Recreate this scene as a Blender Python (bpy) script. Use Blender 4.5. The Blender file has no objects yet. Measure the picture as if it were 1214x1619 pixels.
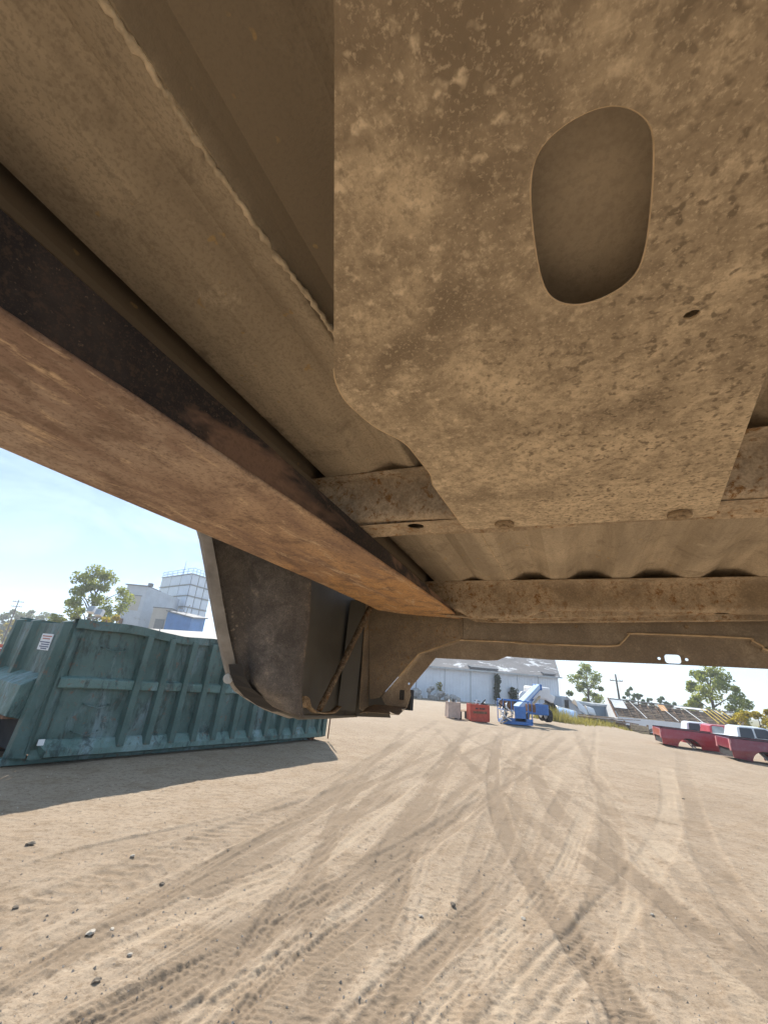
import bpy, bmesh, math, random
import numpy as np
from mathutils import Vector, Matrix
from mathutils.geometry import tessellate_polygon

scene = bpy.context.scene
C = scene.collection
rnd = random.Random(7)

# ------------------------------------------------------------------ camera
F_PX, CX, CY = 650.0, 607.0, 809.5           # focal length / centre for the 1214 x 1619 frame
PITCH, ROLL, EYE = math.atan(250 / 650), math.radians(4.3), 1.70
CAM = Vector((0, 0, EYE))
cp, sp = math.cos(PITCH), math.sin(PITCH)
FWD = Vector((0, cp, sp)); R0 = Vector((1, 0, 0)); U0 = Vector((0, -sp, cp))
RIGHT = R0 * math.cos(ROLL) + U0 * math.sin(ROLL)
UP = U0 * math.cos(ROLL) - R0 * math.sin(ROLL)
cam = bpy.data.cameras.new('camera'); cam_o = bpy.data.objects.new('camera', cam); C.objects.link(cam_o)
cam.sensor_fit = 'VERTICAL'; cam.sensor_height = 24.0; cam.lens = F_PX / 1619 * 24.0
cam.clip_start = 0.01; cam.clip_end = 6000
cam_o.matrix_world = Matrix(((RIGHT.x, UP.x, -FWD.x, CAM.x), (RIGHT.y, UP.y, -FWD.y, CAM.y), (RIGHT.z, UP.z, -FWD.z, CAM.z), (0, 0, 0, 1)))
scene.camera = cam_o

# ------------------------------------------------------------------ sky, sun, exposure
SUN_EL = math.radians(40)
SUN_H = Vector((-0.20, 0.98, 0)).normalized()               # horizontal direction towards the sun
sun_dir = Vector((SUN_H.x * math.cos(SUN_EL), SUN_H.y * math.cos(SUN_EL), math.sin(SUN_EL)))
world = bpy.data.worlds.new('World'); scene.world = world; world.use_nodes = True
nt = world.node_tree; nt.nodes.clear()
w_out = nt.nodes.new('ShaderNodeOutputWorld'); w_bg = nt.nodes.new('ShaderNodeBackground')
sky = nt.nodes.new('ShaderNodeTexSky'); sky.sky_type = 'NISHITA'; sky.sun_disc = False
sky.sun_elevation = SUN_EL; sky.sun_rotation = math.atan2(SUN_H.x, SUN_H.y)
sky.air_density = 0.6; sky.dust_density = 0.0; sky.ozone_density = 3.0
w_co = nt.nodes.new('ShaderNodeTexCoord'); w_map = nt.nodes.new('ShaderNodeMapping')
w_map.inputs['Scale'].default_value = (1.6, 1.6, 5.0); w_map.inputs['Rotation'].default_value = (0.15, 0.25, 0.4)
w_n = nt.nodes.new('ShaderNodeTexNoise'); w_n.inputs['Scale'].default_value = 1.7; w_n.inputs['Detail'].default_value = 7; w_n.inputs['Roughness'].default_value = .62; w_n.inputs['Distortion'].default_value = .6
w_r = nt.nodes.new('ShaderNodeValToRGB'); w_r.color_ramp.elements[0].position = .44; w_r.color_ramp.elements[1].position = .78; w_r.color_ramp.elements[0].color = (.28, .28, .28, 1)
w_r.color_ramp.elements[1].color = (.85, .85, .85, 1)
w_mix = nt.nodes.new('ShaderNodeMix'); w_mix.data_type = 'RGBA'; w_mix.inputs[7].default_value = (5.6, 7.3, 8.9, 1)
nt.links.new(w_co.outputs['Generated'], w_map.inputs['Vector']); nt.links.new(w_map.outputs[0], w_n.inputs['Vector'])
nt.links.new(w_n.outputs[0], w_r.inputs[0]); nt.links.new(w_r.outputs[0], w_mix.inputs[0]); nt.links.new(sky.outputs[0], w_mix.inputs[6])
nt.links.new(w_mix.outputs[2], w_bg.inputs[0]); nt.links.new(w_bg.outputs[0], w_out.inputs[0])
w_bg.inputs[1].default_value = 0.095
sl = bpy.data.lights.new('sun', 'SUN'); sl.energy = 5.0; sl.angle = math.radians(.5); sl.color = (1, .94, .84)
sun_o = bpy.data.objects.new('sun', sl); C.objects.link(sun_o); sun_o.rotation_euler = (-sun_dir).to_track_quat('-Z', 'Y').to_euler()
vs = scene.view_settings; vs.view_transform = 'Standard'; vs.look = 'None'; vs.gamma = 1; vs.use_curve_mapping = False
vs.exposure = 0.88
scene.render.engine = 'CYCLES'
scene.cycles.max_bounces = 5; scene.cycles.diffuse_bounces = 4; scene.cycles.use_denoising = True
scene.cycles.sample_clamp_indirect = 6; scene.cycles.adaptive_threshold = .025; scene.cycles.caustics_reflective = False; scene.cycles.caustics_refractive = False

# ------------------------------------------------------------------ terrain helpers (the yard slopes gently down to the right)
GA, GB = -0.028891, -0.013110
def sstep(t):
    t = np.clip(t, 0, 1); return t * t * (3 - 2 * t)
def gz(x, y):
    x = np.asarray(x, float); y = np.asarray(y, float)
    z = GA * x + GB * y
    z = z - .75 * sstep((x - 17.5) / 3.5) * sstep((y - 23.5) / 3) - .95 * sstep((y - 38) / 8) * sstep((x - 20) / 6)
    return z
def GZ(x, y): return float(gz(x, y))
def ray(px, py): return FWD + RIGHT * ((px - CX) / F_PX) - UP * ((py - CY) / F_PX)
def gp(px, py, z=0.0):                      # where a sight line meets the (undipped) yard
    d = ray(px, py); t = (z - EYE) / (d.z - GA * d.x - GB * d.y); return CAM + d * t
def at(px, py, Y):                          # point at distance Y ahead on a sight line
    d = ray(px, py); return CAM + d * (Y / d.y)
GN = Vector((-GA, -GB, 1)).normalized()

# ------------------------------------------------------------------ material helpers
def new_mat(name):
    m = bpy.data.materials.new(name); m.use_nodes = True
    t = m.node_tree; b = t.nodes['Principled BSDF']; return m, t, b
def nd(t, typ, **kw):
    n = t.nodes.new(typ)
    for k, v in kw.items():
        if k in n.inputs: n.inputs[k].default_value = v
        else: setattr(n, k, v)
    return n
def ramp(t, src, stops):
    r = t.nodes.new('ShaderNodeValToRGB'); e = r.color_ramp.elements
    while len(e) < len(stops): e.new(.5)
    for i, (p, c) in enumerate(stops):
        e[i].position = p; e[i].color = (c[0], c[1], c[2], 1) if hasattr(c, '__len__') else (c, c, c, 1)
    t.links.new(src, r.inputs[0]); return r.outputs[0]
def mixc(t, fac, a, b, mode='MIX'):
    m = t.nodes.new('ShaderNodeMix'); m.data_type = 'RGBA'; m.blend_type = mode
    for i, v in ((0, fac), (6, a), (7, b)):
        if isinstance(v, (int, float)): m.inputs[i].default_value = v
        elif isinstance(v, (tuple, list)): m.inputs[i].default_value = (v[0], v[1], v[2], 1)
        else: t.links.new(v, m.inputs[i])
    return m.outputs[2]
def coords(t, scale=(1, 1, 1), rot=(0, 0, 0), kind='Object'):
    c = t.nodes.new('ShaderNodeTexCoord'); m = t.nodes.new('ShaderNodeMapping')
    m.inputs['Scale'].default_value = scale; m.inputs['Rotation'].default_value = rot
    t.links.new(c.outputs[kind], m.inputs['Vector']); return m.outputs[0]
def noise(t, vec, scale, detail=5, rough=.6, dist=0.):
    n = nd(t, 'ShaderNodeTexNoise', Scale=scale, Detail=detail, Roughness=rough, Distortion=dist)
    t.links.new(vec, n.inputs['Vector']); return n.outputs[0]
def voro(t, vec, scale, rand=1.0, feature='F1'):
    n = nd(t, 'ShaderNodeTexVoronoi', Scale=scale, Randomness=rand); n.feature = feature
    t.links.new(vec, n.inputs['Vector']); return n.outputs['Distance']
def bump(t, b, h, strength, dist):
    n = nd(t, 'ShaderNodeBump', Strength=strength, Distance=dist); t.links.new(h, n.inputs['Height'])
    if b.inputs['Normal'].is_linked: t.links.new(b.inputs['Normal'].links[0].from_socket, n.inputs['Normal'])
    t.links.new(n.outputs[0], b.inputs['Normal'])

def plain(name, col, rough=.7, metal=0., var=.18, scale=6., spec=.3, bumpd=0.0, grime=None):
    m, t, b = new_mat(name); v = coords(t)
    f = noise(t, v, scale, 3, .65)
    c = mixc(t, ramp(t, f, [(.3, 0), (.7, 1)]), tuple(x * (1 - var) for x in col), tuple(min(1, x * (1 + var)) for x in col))
    if grime:
        g = noise(t, v, scale * .45, 5, .7)
        c = mixc(t, ramp(t, g, [(grime[1], 0), (grime[1] + .12, 1)]), c, grime[0])
    t.links.new(c, b.inputs['Base Color'])
    b.inputs['Roughness'].default_value = rough; b.inputs['Metallic'].default_value = metal; b.inputs['Specular IOR Level'].default_value = spec
    if bumpd: bump(t, b, noise(t, v, scale * 6, 3, .7), .6, bumpd)
    return m

def dusty(name, dust, dark, pale, patch=2.2, spots=0.0, blot=.5, rust=None, rust_at=.62, fine=90, seed=0., stretch=(1, 1, 1), contrast=1.0):
    """road dust caked on painted sheet metal"""
    m, t, b = new_mat(name); v = coords(t, stretch)
    off = nd(t, 'ShaderNodeVectorMath', operation='ADD'); off.inputs[1].default_value = (seed, seed * .7, seed * 1.3); t.links.new(v, off.inputs[0]); v = off.outputs[0]
    big = noise(t, v, patch, 3, .6, .4); mid = noise(t, v, patch * 6, 6, .78, .3); fin = noise(t, v, fine * 2.2, 2, .7)
    c = mixc(t, ramp(t, big, [(.40, 0), (.58, 1)]), tuple(.55 * x + .45 * y for x, y in zip(dark, dust)), dust)
    c = mixc(t, ramp(t, mid, [(blot - .10, .95 * contrast), (blot + .07, 0)]), c, dark)
    c = mixc(t, ramp(t, mid, [(.58, 0), (.70, .8)]), c, pale)
    if spots:
        s1 = voro(t, v, 165); msk = noise(t, v, 6, 2, .6)
        k = nd(t, 'ShaderNodeMath', operation='MULTIPLY'); t.links.new(ramp(t, s1, [(.22, 1), (.42, 0)]), k.inputs[0]); t.links.new(ramp(t, msk, [(.46, 0), (.60, spots)]), k.inputs[1])
        c = mixc(t, k.outputs[0], c, dark)
        s2 = voro(t, v, 92); 
        k2 = nd(t, 'ShaderNodeMath', operation='MULTIPLY'); t.links.new(ramp(t, s2, [(.14, 1), (.36, 0)]), k2.inputs[0]); t.links.new(ramp(t, msk, [(.34, .8), (.46, 0)]), k2.inputs[1])
        c = mixc(t, k2.outputs[0], c, pale)
    if rust:
        r1 = noise(t, v, 60, 4, .75, .4)
        k = nd(t, 'ShaderNodeMath', operation='MULTIPLY'); t.links.new(ramp(t, r1, [(rust_at - .06, 0), (rust_at + .05, 1)]), k.inputs[0]); t.links.new(ramp(t, big, [(.42, 0), (.55, 1)]), k.inputs[1])
        c = mixc(t, k.outputs[0], c, rust)
    c = mixc(t, ramp(t, fin, [(.36, .45), (.54, 0)]), c, dark)
    c = mixc(t, ramp(t, fin, [(.58, 0), (.72, .4)]), c, pale)
    t.links.new(c, b.inputs['Base Color']); b.inputs['Roughness'].default_value = .88; b.inputs['Specular IOR Level'].default_value = .2
    bump(t, b, mid, .55, .005)
    return m

DUST = (.62, .475, .315)
M = {}
def floor_mat(name):
    m, t, b = new_mat(name); v = coords(t); vs_ = coords(t, (9, 1.1, 9)); s = nd(t, 'ShaderNodeSeparateXYZ'); t.links.new(v, s.inputs[0])
    big = noise(t, v, 2.6, 4, .6, .4); st = noise(t, vs_, 1.4, 5, .65, .3); mid = noise(t, v, 13, 6, .78, .3); fin = noise(t, v, 260, 2, .7)
    tan, soot, pale = (.62, .51, .37), (.23, .188, .138), (.72, .60, .45)
    c = mixc(t, ramp(t, st, [(.36, 0), (.60, 1)]), tuple(.6 * x + .4 * y for x, y in zip(soot, tan)), tan)
    c = mixc(t, ramp(t, big, [(.40, .55), (.56, 0)]), c, tuple(.7 * x + .3 * y for x, y in zip(soot, tan)))
    c = mixc(t, ramp(t, mid, [(.34, .6), (.46, 0)]), c, soot); c = mixc(t, ramp(t, mid, [(.60, 0), (.72, .6)]), c, pale)
    # the recess beside the seam and the rail over the fork are coloured darker
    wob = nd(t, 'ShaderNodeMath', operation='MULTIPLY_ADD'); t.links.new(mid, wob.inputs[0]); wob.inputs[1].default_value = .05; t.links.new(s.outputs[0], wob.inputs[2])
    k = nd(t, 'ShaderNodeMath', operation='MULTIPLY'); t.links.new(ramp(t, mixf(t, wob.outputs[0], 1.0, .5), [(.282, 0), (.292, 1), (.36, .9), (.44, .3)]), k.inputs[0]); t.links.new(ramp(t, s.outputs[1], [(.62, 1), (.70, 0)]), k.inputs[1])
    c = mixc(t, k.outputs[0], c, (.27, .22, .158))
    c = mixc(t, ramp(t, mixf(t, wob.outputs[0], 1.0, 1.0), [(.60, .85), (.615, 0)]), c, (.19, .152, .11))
    sp = noise(t, v, 55, 2, .5); c = mixc(t, ramp(t, sp, [(.70, 0), (.74, .8)]), c, (.50, .35, .17))
    c = mixc(t, ramp(t, fin, [(.36, .4), (.52, 0)]), c, soot)
    t.links.new(c, b.inputs['Base Color']); b.inputs['Roughness'].default_value = .85; b.inputs['Specular IOR Level'].default_value = .22
    bump(t, b, mid, .5, .004); return m
def mixf(t, src, mul, add):
    n = nd(t, 'ShaderNodeMath', operation='MULTIPLY_ADD'); t.links.new(src, n.inputs[0]); n.inputs[1].default_value = mul; n.inputs[2].default_value = add; return n.outputs[0]
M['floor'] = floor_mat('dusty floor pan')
M['inner'] = dusty('dusty inner plate', (.58, .48, .35), (.36, .29, .21), (.50, .41, .29), patch=3, contrast=.4, seed=7)
def shield_mat():
    m, t, b = new_mat('dusty shield plate'); v = coords(t); s = nd(t, 'ShaderNodeSeparateXYZ'); t.links.new(v, s.inputs[0])
    big = noise(t, v, 6.5, 4, .62, .5); mid = noise(t, v, 32, 5, .75, .3); fin = noise(t, v, 330, 2, .7); fg = noise(t, v, 120, 3, .75)
    g = nd(t, 'ShaderNodeMath', operation='MULTIPLY_ADD'); t.links.new(s.outputs[1], g.inputs[0]); g.inputs[1].default_value = .34; t.links.new(big, g.inputs[2])   # paler towards the far end
    tan, grime, pale, dark = (.68, .55, .385), (.27, .212, .148), (.78, .64, .46), (.15, .116, .082)
    c = mixc(t, ramp(t, g.outputs[0], [(.45, 0), (.74, 1)]), grime, tan)
    c = mixc(t, ramp(t, mid, [(.32, .6), (.56, 0)]), c, tuple(.6 * x + .4 * y for x, y in zip(grime, dark)))
    c = mixc(t, ramp(t, mid, [(.56, 0), (.70, .65)]), c, pale)
    # pale flaked specks on the near left, dark water spots on the right
    mk = mixf(t, s.outputs[0], 1.6, 0.); mk2 = nd(t, 'ShaderNodeMath', operation='ADD'); t.links.new(mk, mk2.inputs[0]); t.links.new(noise(t, v, 5, 2, .6), mk2.inputs[1])
    def both(a, b_):
        k = nd(t, 'ShaderNodeMath', operation='MULTIPLY'); t.links.new(a, k.inputs[0]); t.links.new(b_, k.inputs[1]); return k.outputs[0]
    c = mixc(t, both(ramp(t, noise(t, v, 85, 2, .5, .0), [(.60, 0), (.72, .9)]), ramp(t, mk2.outputs[0], [(.36, .9), (.58, .05)])), c, pale)
    c = mixc(t, both(ramp(t, noise(t, v, 150, 1, .5), [(.30, .9), (.42, 0)]), ramp(t, mk2.outputs[0], [(.42, .25), (.62, .9)])), c, tuple(.62 * x for x in grime))
    c = mixc(t, ramp(t, fg, [(.32, .7), (.54, 0)]), c, tuple(.9 * x for x in grime))
    c = mixc(t, ramp(t, fin, [(.55, 0), (.72, .45)]), c, pale)
    t.links.new(c, b.inputs['Base Color']); b.inputs['Roughness'].default_value = .9; b.inputs['Specular IOR Level'].default_value = .2
    bump(t, b, fg, .5, .002); return m
M['shield'] = shield_mat()
M['cross'] = dusty('rusty crossmember', (.58, .46, .325), (.24, .19, .135), (.68, .54, .38), patch=3, contrast=.6, rust=(.27, .14, .05), rust_at=.585, seed=2)
M['sill'] = dusty('dusty end sill', (.43, .355, .265), (.22, .18, .14), (.54, .45, .33), contrast=.5, patch=2.6, seed=6)
M['gusset'] = dusty('dusty corner panel', (.39, .315, .225), (.18, .145, .11), (.48, .37, .23), contrast=.5, patch=4, rust=(.30, .17, .06), rust_at=.62, seed=8)
M['liner'] = dusty('speckled wheel liner', (.20, .182, .168), (.10, .092, .086), (.40, .34, .27), patch=3, spots=.5, blot=.5, fine=190, seed=3)
M['bedside'] = plain('primer grey bedside', (.128, .122, .105), .62, 0, .22, 4, .35, .0004, ((.20, .17, .12), .62))
M['hem'] = plain('dusty hem', (.24, .225, .205), .6, 0, .25, 20, .4, .0005)
M['bead'] = plain('crusty sealant', (.64, .53, .38), .95, 0, .35, 60, .1, .002)
M['rim'] = plain('pale plate edge highlight', (.58, .44, .28), .8, 0, .2, 40, .2)  # painted paler as if the edges catch light
M['bolt'] = dusty('dusty fastener', (.50, .38, .25), (.22, .16, .1), (.6, .47, .3), patch=20, seed=9)
M['washer'] = plain('pale washer', (.55, .55, .52), .45, .6, .1, 30, .5)
M['rod'] = dusty('pitted rod', (.36, .29, .20), (.09, .07, .05), (.52, .42, .29), patch=14, rust=(.20, .10, .04), rust_at=.5, seed=5)

def fork_mat(name, side):
    m, t, b = new_mat(name)
    vs_ = coords(t, (20, 4.5, 20), (0, 0, .06)); v = coords(t); v2 = coords(t, (5, 1.5, 5), (0, 0, -.10))
    st = noise(t, vs_, 1.7, 5, .72, .7); bl = noise(t, v2, 1.6, 5, .7, .5); fi = noise(t, v, 170, 3, .75); md = noise(t, v, 17, 5, .75, .4)
    if side:
        c = mixc(t, ramp(t, noise(t, v, 6, 4, .65, .5), [(.44, 0), (.62, 1)]), (.026, .025, .029), (.060, .052, .052))
        c = mixc(t, ramp(t, bl, [(.49, 0), (.58, .85)]), c, (.26, .165, .12))
        c = mixc(t, ramp(t, fi, [(.62, 0), (.74, .6)]), c, (.30, .21, .14))
        b.inputs['Roughness'].default_value = .7
    else:
        sx = nd(t, 'ShaderNodeSeparateXYZ'); t.links.new(v, sx.inputs[0])      # orange rust at the tip; pinkish glare painted into the heel colour
        c = mixc(t, ramp(t, sx.outputs[1], [(.25, 0), (1.0, 1)]), (.42, .325, .255), (.58, .335, .15))
        c = mixc(t, ramp(t, bl, [(.40, .85), (.55, 0)]), c, (.25, .165, .125))
        c = mixc(t, ramp(t, md, [(.36, .75), (.50, 0)]), c, (.19, .125, .09))
        c = mixc(t, ramp(t, st, [(.56, 0), (.67, .75)]), c, (.70, .53, .36))
        c = mixc(t, ramp(t, st, [(.30, .6), (.40, 0)]), c, (.19, .125, .09))
        b.inputs['Roughness'].default_value = .72
    c = mixc(t, ramp(t, fi, [(.36, .5), (.5, 0)]), c, (.12, .08, .06))
    t.links.new(c, b.inputs['Base Color']); b.inputs['Specular IOR Level'].default_value = .3
    bump(t, b, md, .5, .003)
    return m
M['fork_bottom'] = fork_mat('rust scraped fork underside', False)
M['fork_side'] = fork_mat('black fork side', True)

# green container paint
def green_mat(name, k=1.0):
    m, t, b = new_mat(name); v = coords(t); v2 = coords(t, (1, 1, .35))
    c = mixc(t, ramp(t, noise(t, v, 1.1, 6, .6, .3), [(.35, 0), (.65, 1)]), (.060 * k, .112 * k, .100 * k), (.112 * k, .175 * k, .160 * k))
    c = mixc(t, ramp(t, noise(t, v2, 2.0, 6, .7, .6), [(.53, 0), (.68, .85)]), c, (.20 * k, .27 * k, .28 * k))
    c = mixc(t, ramp(t, noise(t, v2, 4.5, 8, .75, .3), [(.52, 0), (.62, .85)]), c, (.035, .055, .05))
    c = mixc(t, ramp(t, noise(t, v, 9, 8, .8, .5), [(.57, 0), (.63, .85)]), c, (.17, .10, .065))
    c = mixc(t, ramp(t, noise(t, v, 40, 4, .7), [(.66, 0), (.74, .6)]), c, (.30, .36, .36))
    t.links.new(c, b.inputs['Base Color']); b.inputs['Roughness'].default_value = .55; b.inputs['Specular IOR Level'].default_value = .35
    bump(t, b, noise(t, v, 3, 4, .6), .7, .05); return m
M['green'] = green_mat('scuffed green paint'); M['green_rail'] = green_mat('worn green rail paint', 1.35)
M['dark'] = plain('dark grease and opening shade', (.03, .03, .032), .8)  # also paints the shade inside openings
M['rust'] = plain('rusty steel', (.19, .10, .06), .9, 0, .4, 12, .2, .002)
M['steel'] = plain('weathered steel', (.32, .32, .31), .5, .5, .2, 8)
M['placard'] = plain('white placard', (.72, .74, .76), .5, 0, .06, 10)
M['ink'] = plain('placard ink', (.10, .12, .20), .6)
M['red_ink'] = plain('placard red ink', (.45, .16, .12), .6)
M['wood'] = plain('weathered timber', (.20, .135, .09), .9, 0, .35, 9, .2, .003)
M['wood_pale'] = plain('pale timber', (.46, .36, .25), .9, 0, .25, 9, .2, .003)
M['pole'] = plain('creosoted pole', (.11, .085, .07), .9, 0, .25, 7)
M['galv'] = plain('galvanised sheet', (.44, .47, .50), .45, .4, .15, 2)
M['white_wall'] = plain('chalky white cladding', (.70, .74, .80), .7, 0, .07, .6, .3, 0, ((.42, .42, .40), .66))
M['shingle'] = None
M['concrete'] = plain('grey render', (.52, .56, .62), .9, 0, .08, .8, .2, 0, ((.34, .33, .32), .6))
M['beige'] = plain('beige render', (.50, .47, .43), .9, 0, .06, .8)
M['blue_wall'] = plain('blue cladding', (.09, .23, .52), .6, 0, .12, .7)
M['blue_grey'] = plain('blue grey cladding', (.19, .27, .36), .6, 0, .1, .7)
M['panel_white'] = plain('white silo panel', (.66, .72, .82), .6, 0, .06, .35, .3, 0, ((.50, .50, .50), .60))
M['seam_dark'] = plain('dark joint', (.16, .17, .19), .8)
M['door_grey'] = plain('roller door', (.20, .21, .22), .6)
M['lift_blue'] = plain('lift blue paint', (.045, .17, .48), .4, 0, .15, 4, .5)
M['lift_pale'] = plain('pale blue and sunlit boom paint', (.40, .56, .80), .4, 0, .1, 4, .5)
M['white'] = plain('white paint', (.74, .75, .76), .45, 0, .05, 3, .5)
M['tyre'] = plain('tyre rubber', (.025, .025, .027), .85)
M['bin_red'] = plain('faded red bin paint', (.48, .075, .045), .6, 0, .2, 4, .3, 0, ((.26, .09, .06), .62))
M['bin_tan'] = plain('grubby tan plastic', (.50, .39, .33), .8, 0, .15, 5)
M['glass'] = plain('dark window glass', (.03, .035, .045), .12, 0, .1, 2, .6)
M['glass_pale'] = plain('bright window glass', (.30, .33, .34), .15, 0, .3, 2, .6)
M['yellow'] = plain('yellow straps', (.52, .37, .06), .7)
M['plywood'] = plain('orange plywood', (.45, .25, .11), .8)
M['scrap'] = plain('mixed scrap', (.26, .24, .23), .7, .2, .5, 10)

def car_paint(name, col):
    m, t, b = new_mat(name); v = coords(t)
    c = mixc(t, ramp(t, noise(t, v, 3, 6, .7), [(.45, 0), (.75, .5)]), col, tuple(.6 * x + .12 for x in col))
    t.links.new(c, b.inputs['Base Color']); b.inputs['Roughness'].default_value = .32; b.inputs['Coat Weight'].default_value = .6; b.inputs['Coat Roughness'].default_value = .15
    return m
M['red_paint'] = car_paint('cherry red truck paint', (.34, .018, .03)); M['maroon_paint'] = car_paint('maroon truck paint', (.20, .016, .032)); M['white_paint'] = car_paint('white truck paint', (.68, .72, .76))
M['lamp_pink'] = plain('faded lamp lens', (.55, .24, .24), .4, 0, .2, 8, .5)
M['red_cab'] = car_paint('bright red truck paint', (.42, .02, .035))

def shingle_mat():
    m, t, b = new_mat('peeling dark roof felt'); v = coords(t); v2 = coords(t, (.35, 1, 1))
    c = mixc(t, noise(t, v, .8, 6, .6), (.13, .125, .13), (.25, .235, .235))
    k = noise(t, v2, .55, 8, .75, .4)
    c = mixc(t, ramp(t, k, [(.56, 0), (.60, 1)]), c, (.66, .66, .67))
    t.links.new(c, b.inputs['Base Color']); b.inputs['Roughness'].default_value = .85; return m
M['shingle'] = shingle_mat()

def leaf_mat(name, a, b_, trans=.45):
    m = bpy.data.materials.new(name); m.use_nodes = True; t = m.node_tree; t.nodes.clear()
    o = t.nodes.new('ShaderNodeOutputMaterial'); d = t.nodes.new('ShaderNodeBsdfDiffuse'); tr = t.nodes.new('ShaderNodeBsdfTranslucent'); mx = t.nodes.new('ShaderNodeMixShader')
    v = coords(t); f = noise(t, v, .55, 4, .6); g = nd(t, 'ShaderNodeObjectInfo')
    c = mixc(t, ramp(t, f, [(.38, 0), (.64, 1)]), a, b_)
    mx.inputs[0].default_value = trans
    t.links.new(c, d.inputs[0]); t.links.new(mixc(t, .5, c, (b_[0] * 1.5, b_[1] * 1.5, b_[2])), tr.inputs[0])
    t.links.new(d.outputs[0], mx.inputs[1]); t.links.new(tr.outputs[0], mx.inputs[2]); t.links.new(mx.outputs[0], o.inputs[0]); return m
M['leaf_green'] = leaf_mat('yellowing green leaves', (.10, .155, .05), (.31, .33, .085))
M['leaf_dark'] = leaf_mat('dark green leaves', (.045, .085, .035), (.10, .15, .045))
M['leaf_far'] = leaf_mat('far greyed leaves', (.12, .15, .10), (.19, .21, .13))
M['leaf_yellow'] = leaf_mat('autumn yellow leaves', (.22, .19, .04), (.42, .33, .05))
M['leaf_vine'] = leaf_mat('dark vine leaves', (.018, .035, .02), (.035, .06, .025), .15)
M['weed'] = leaf_mat('dry weeds', (.20, .19, .055), (.36, .31, .11), .4)

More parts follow.
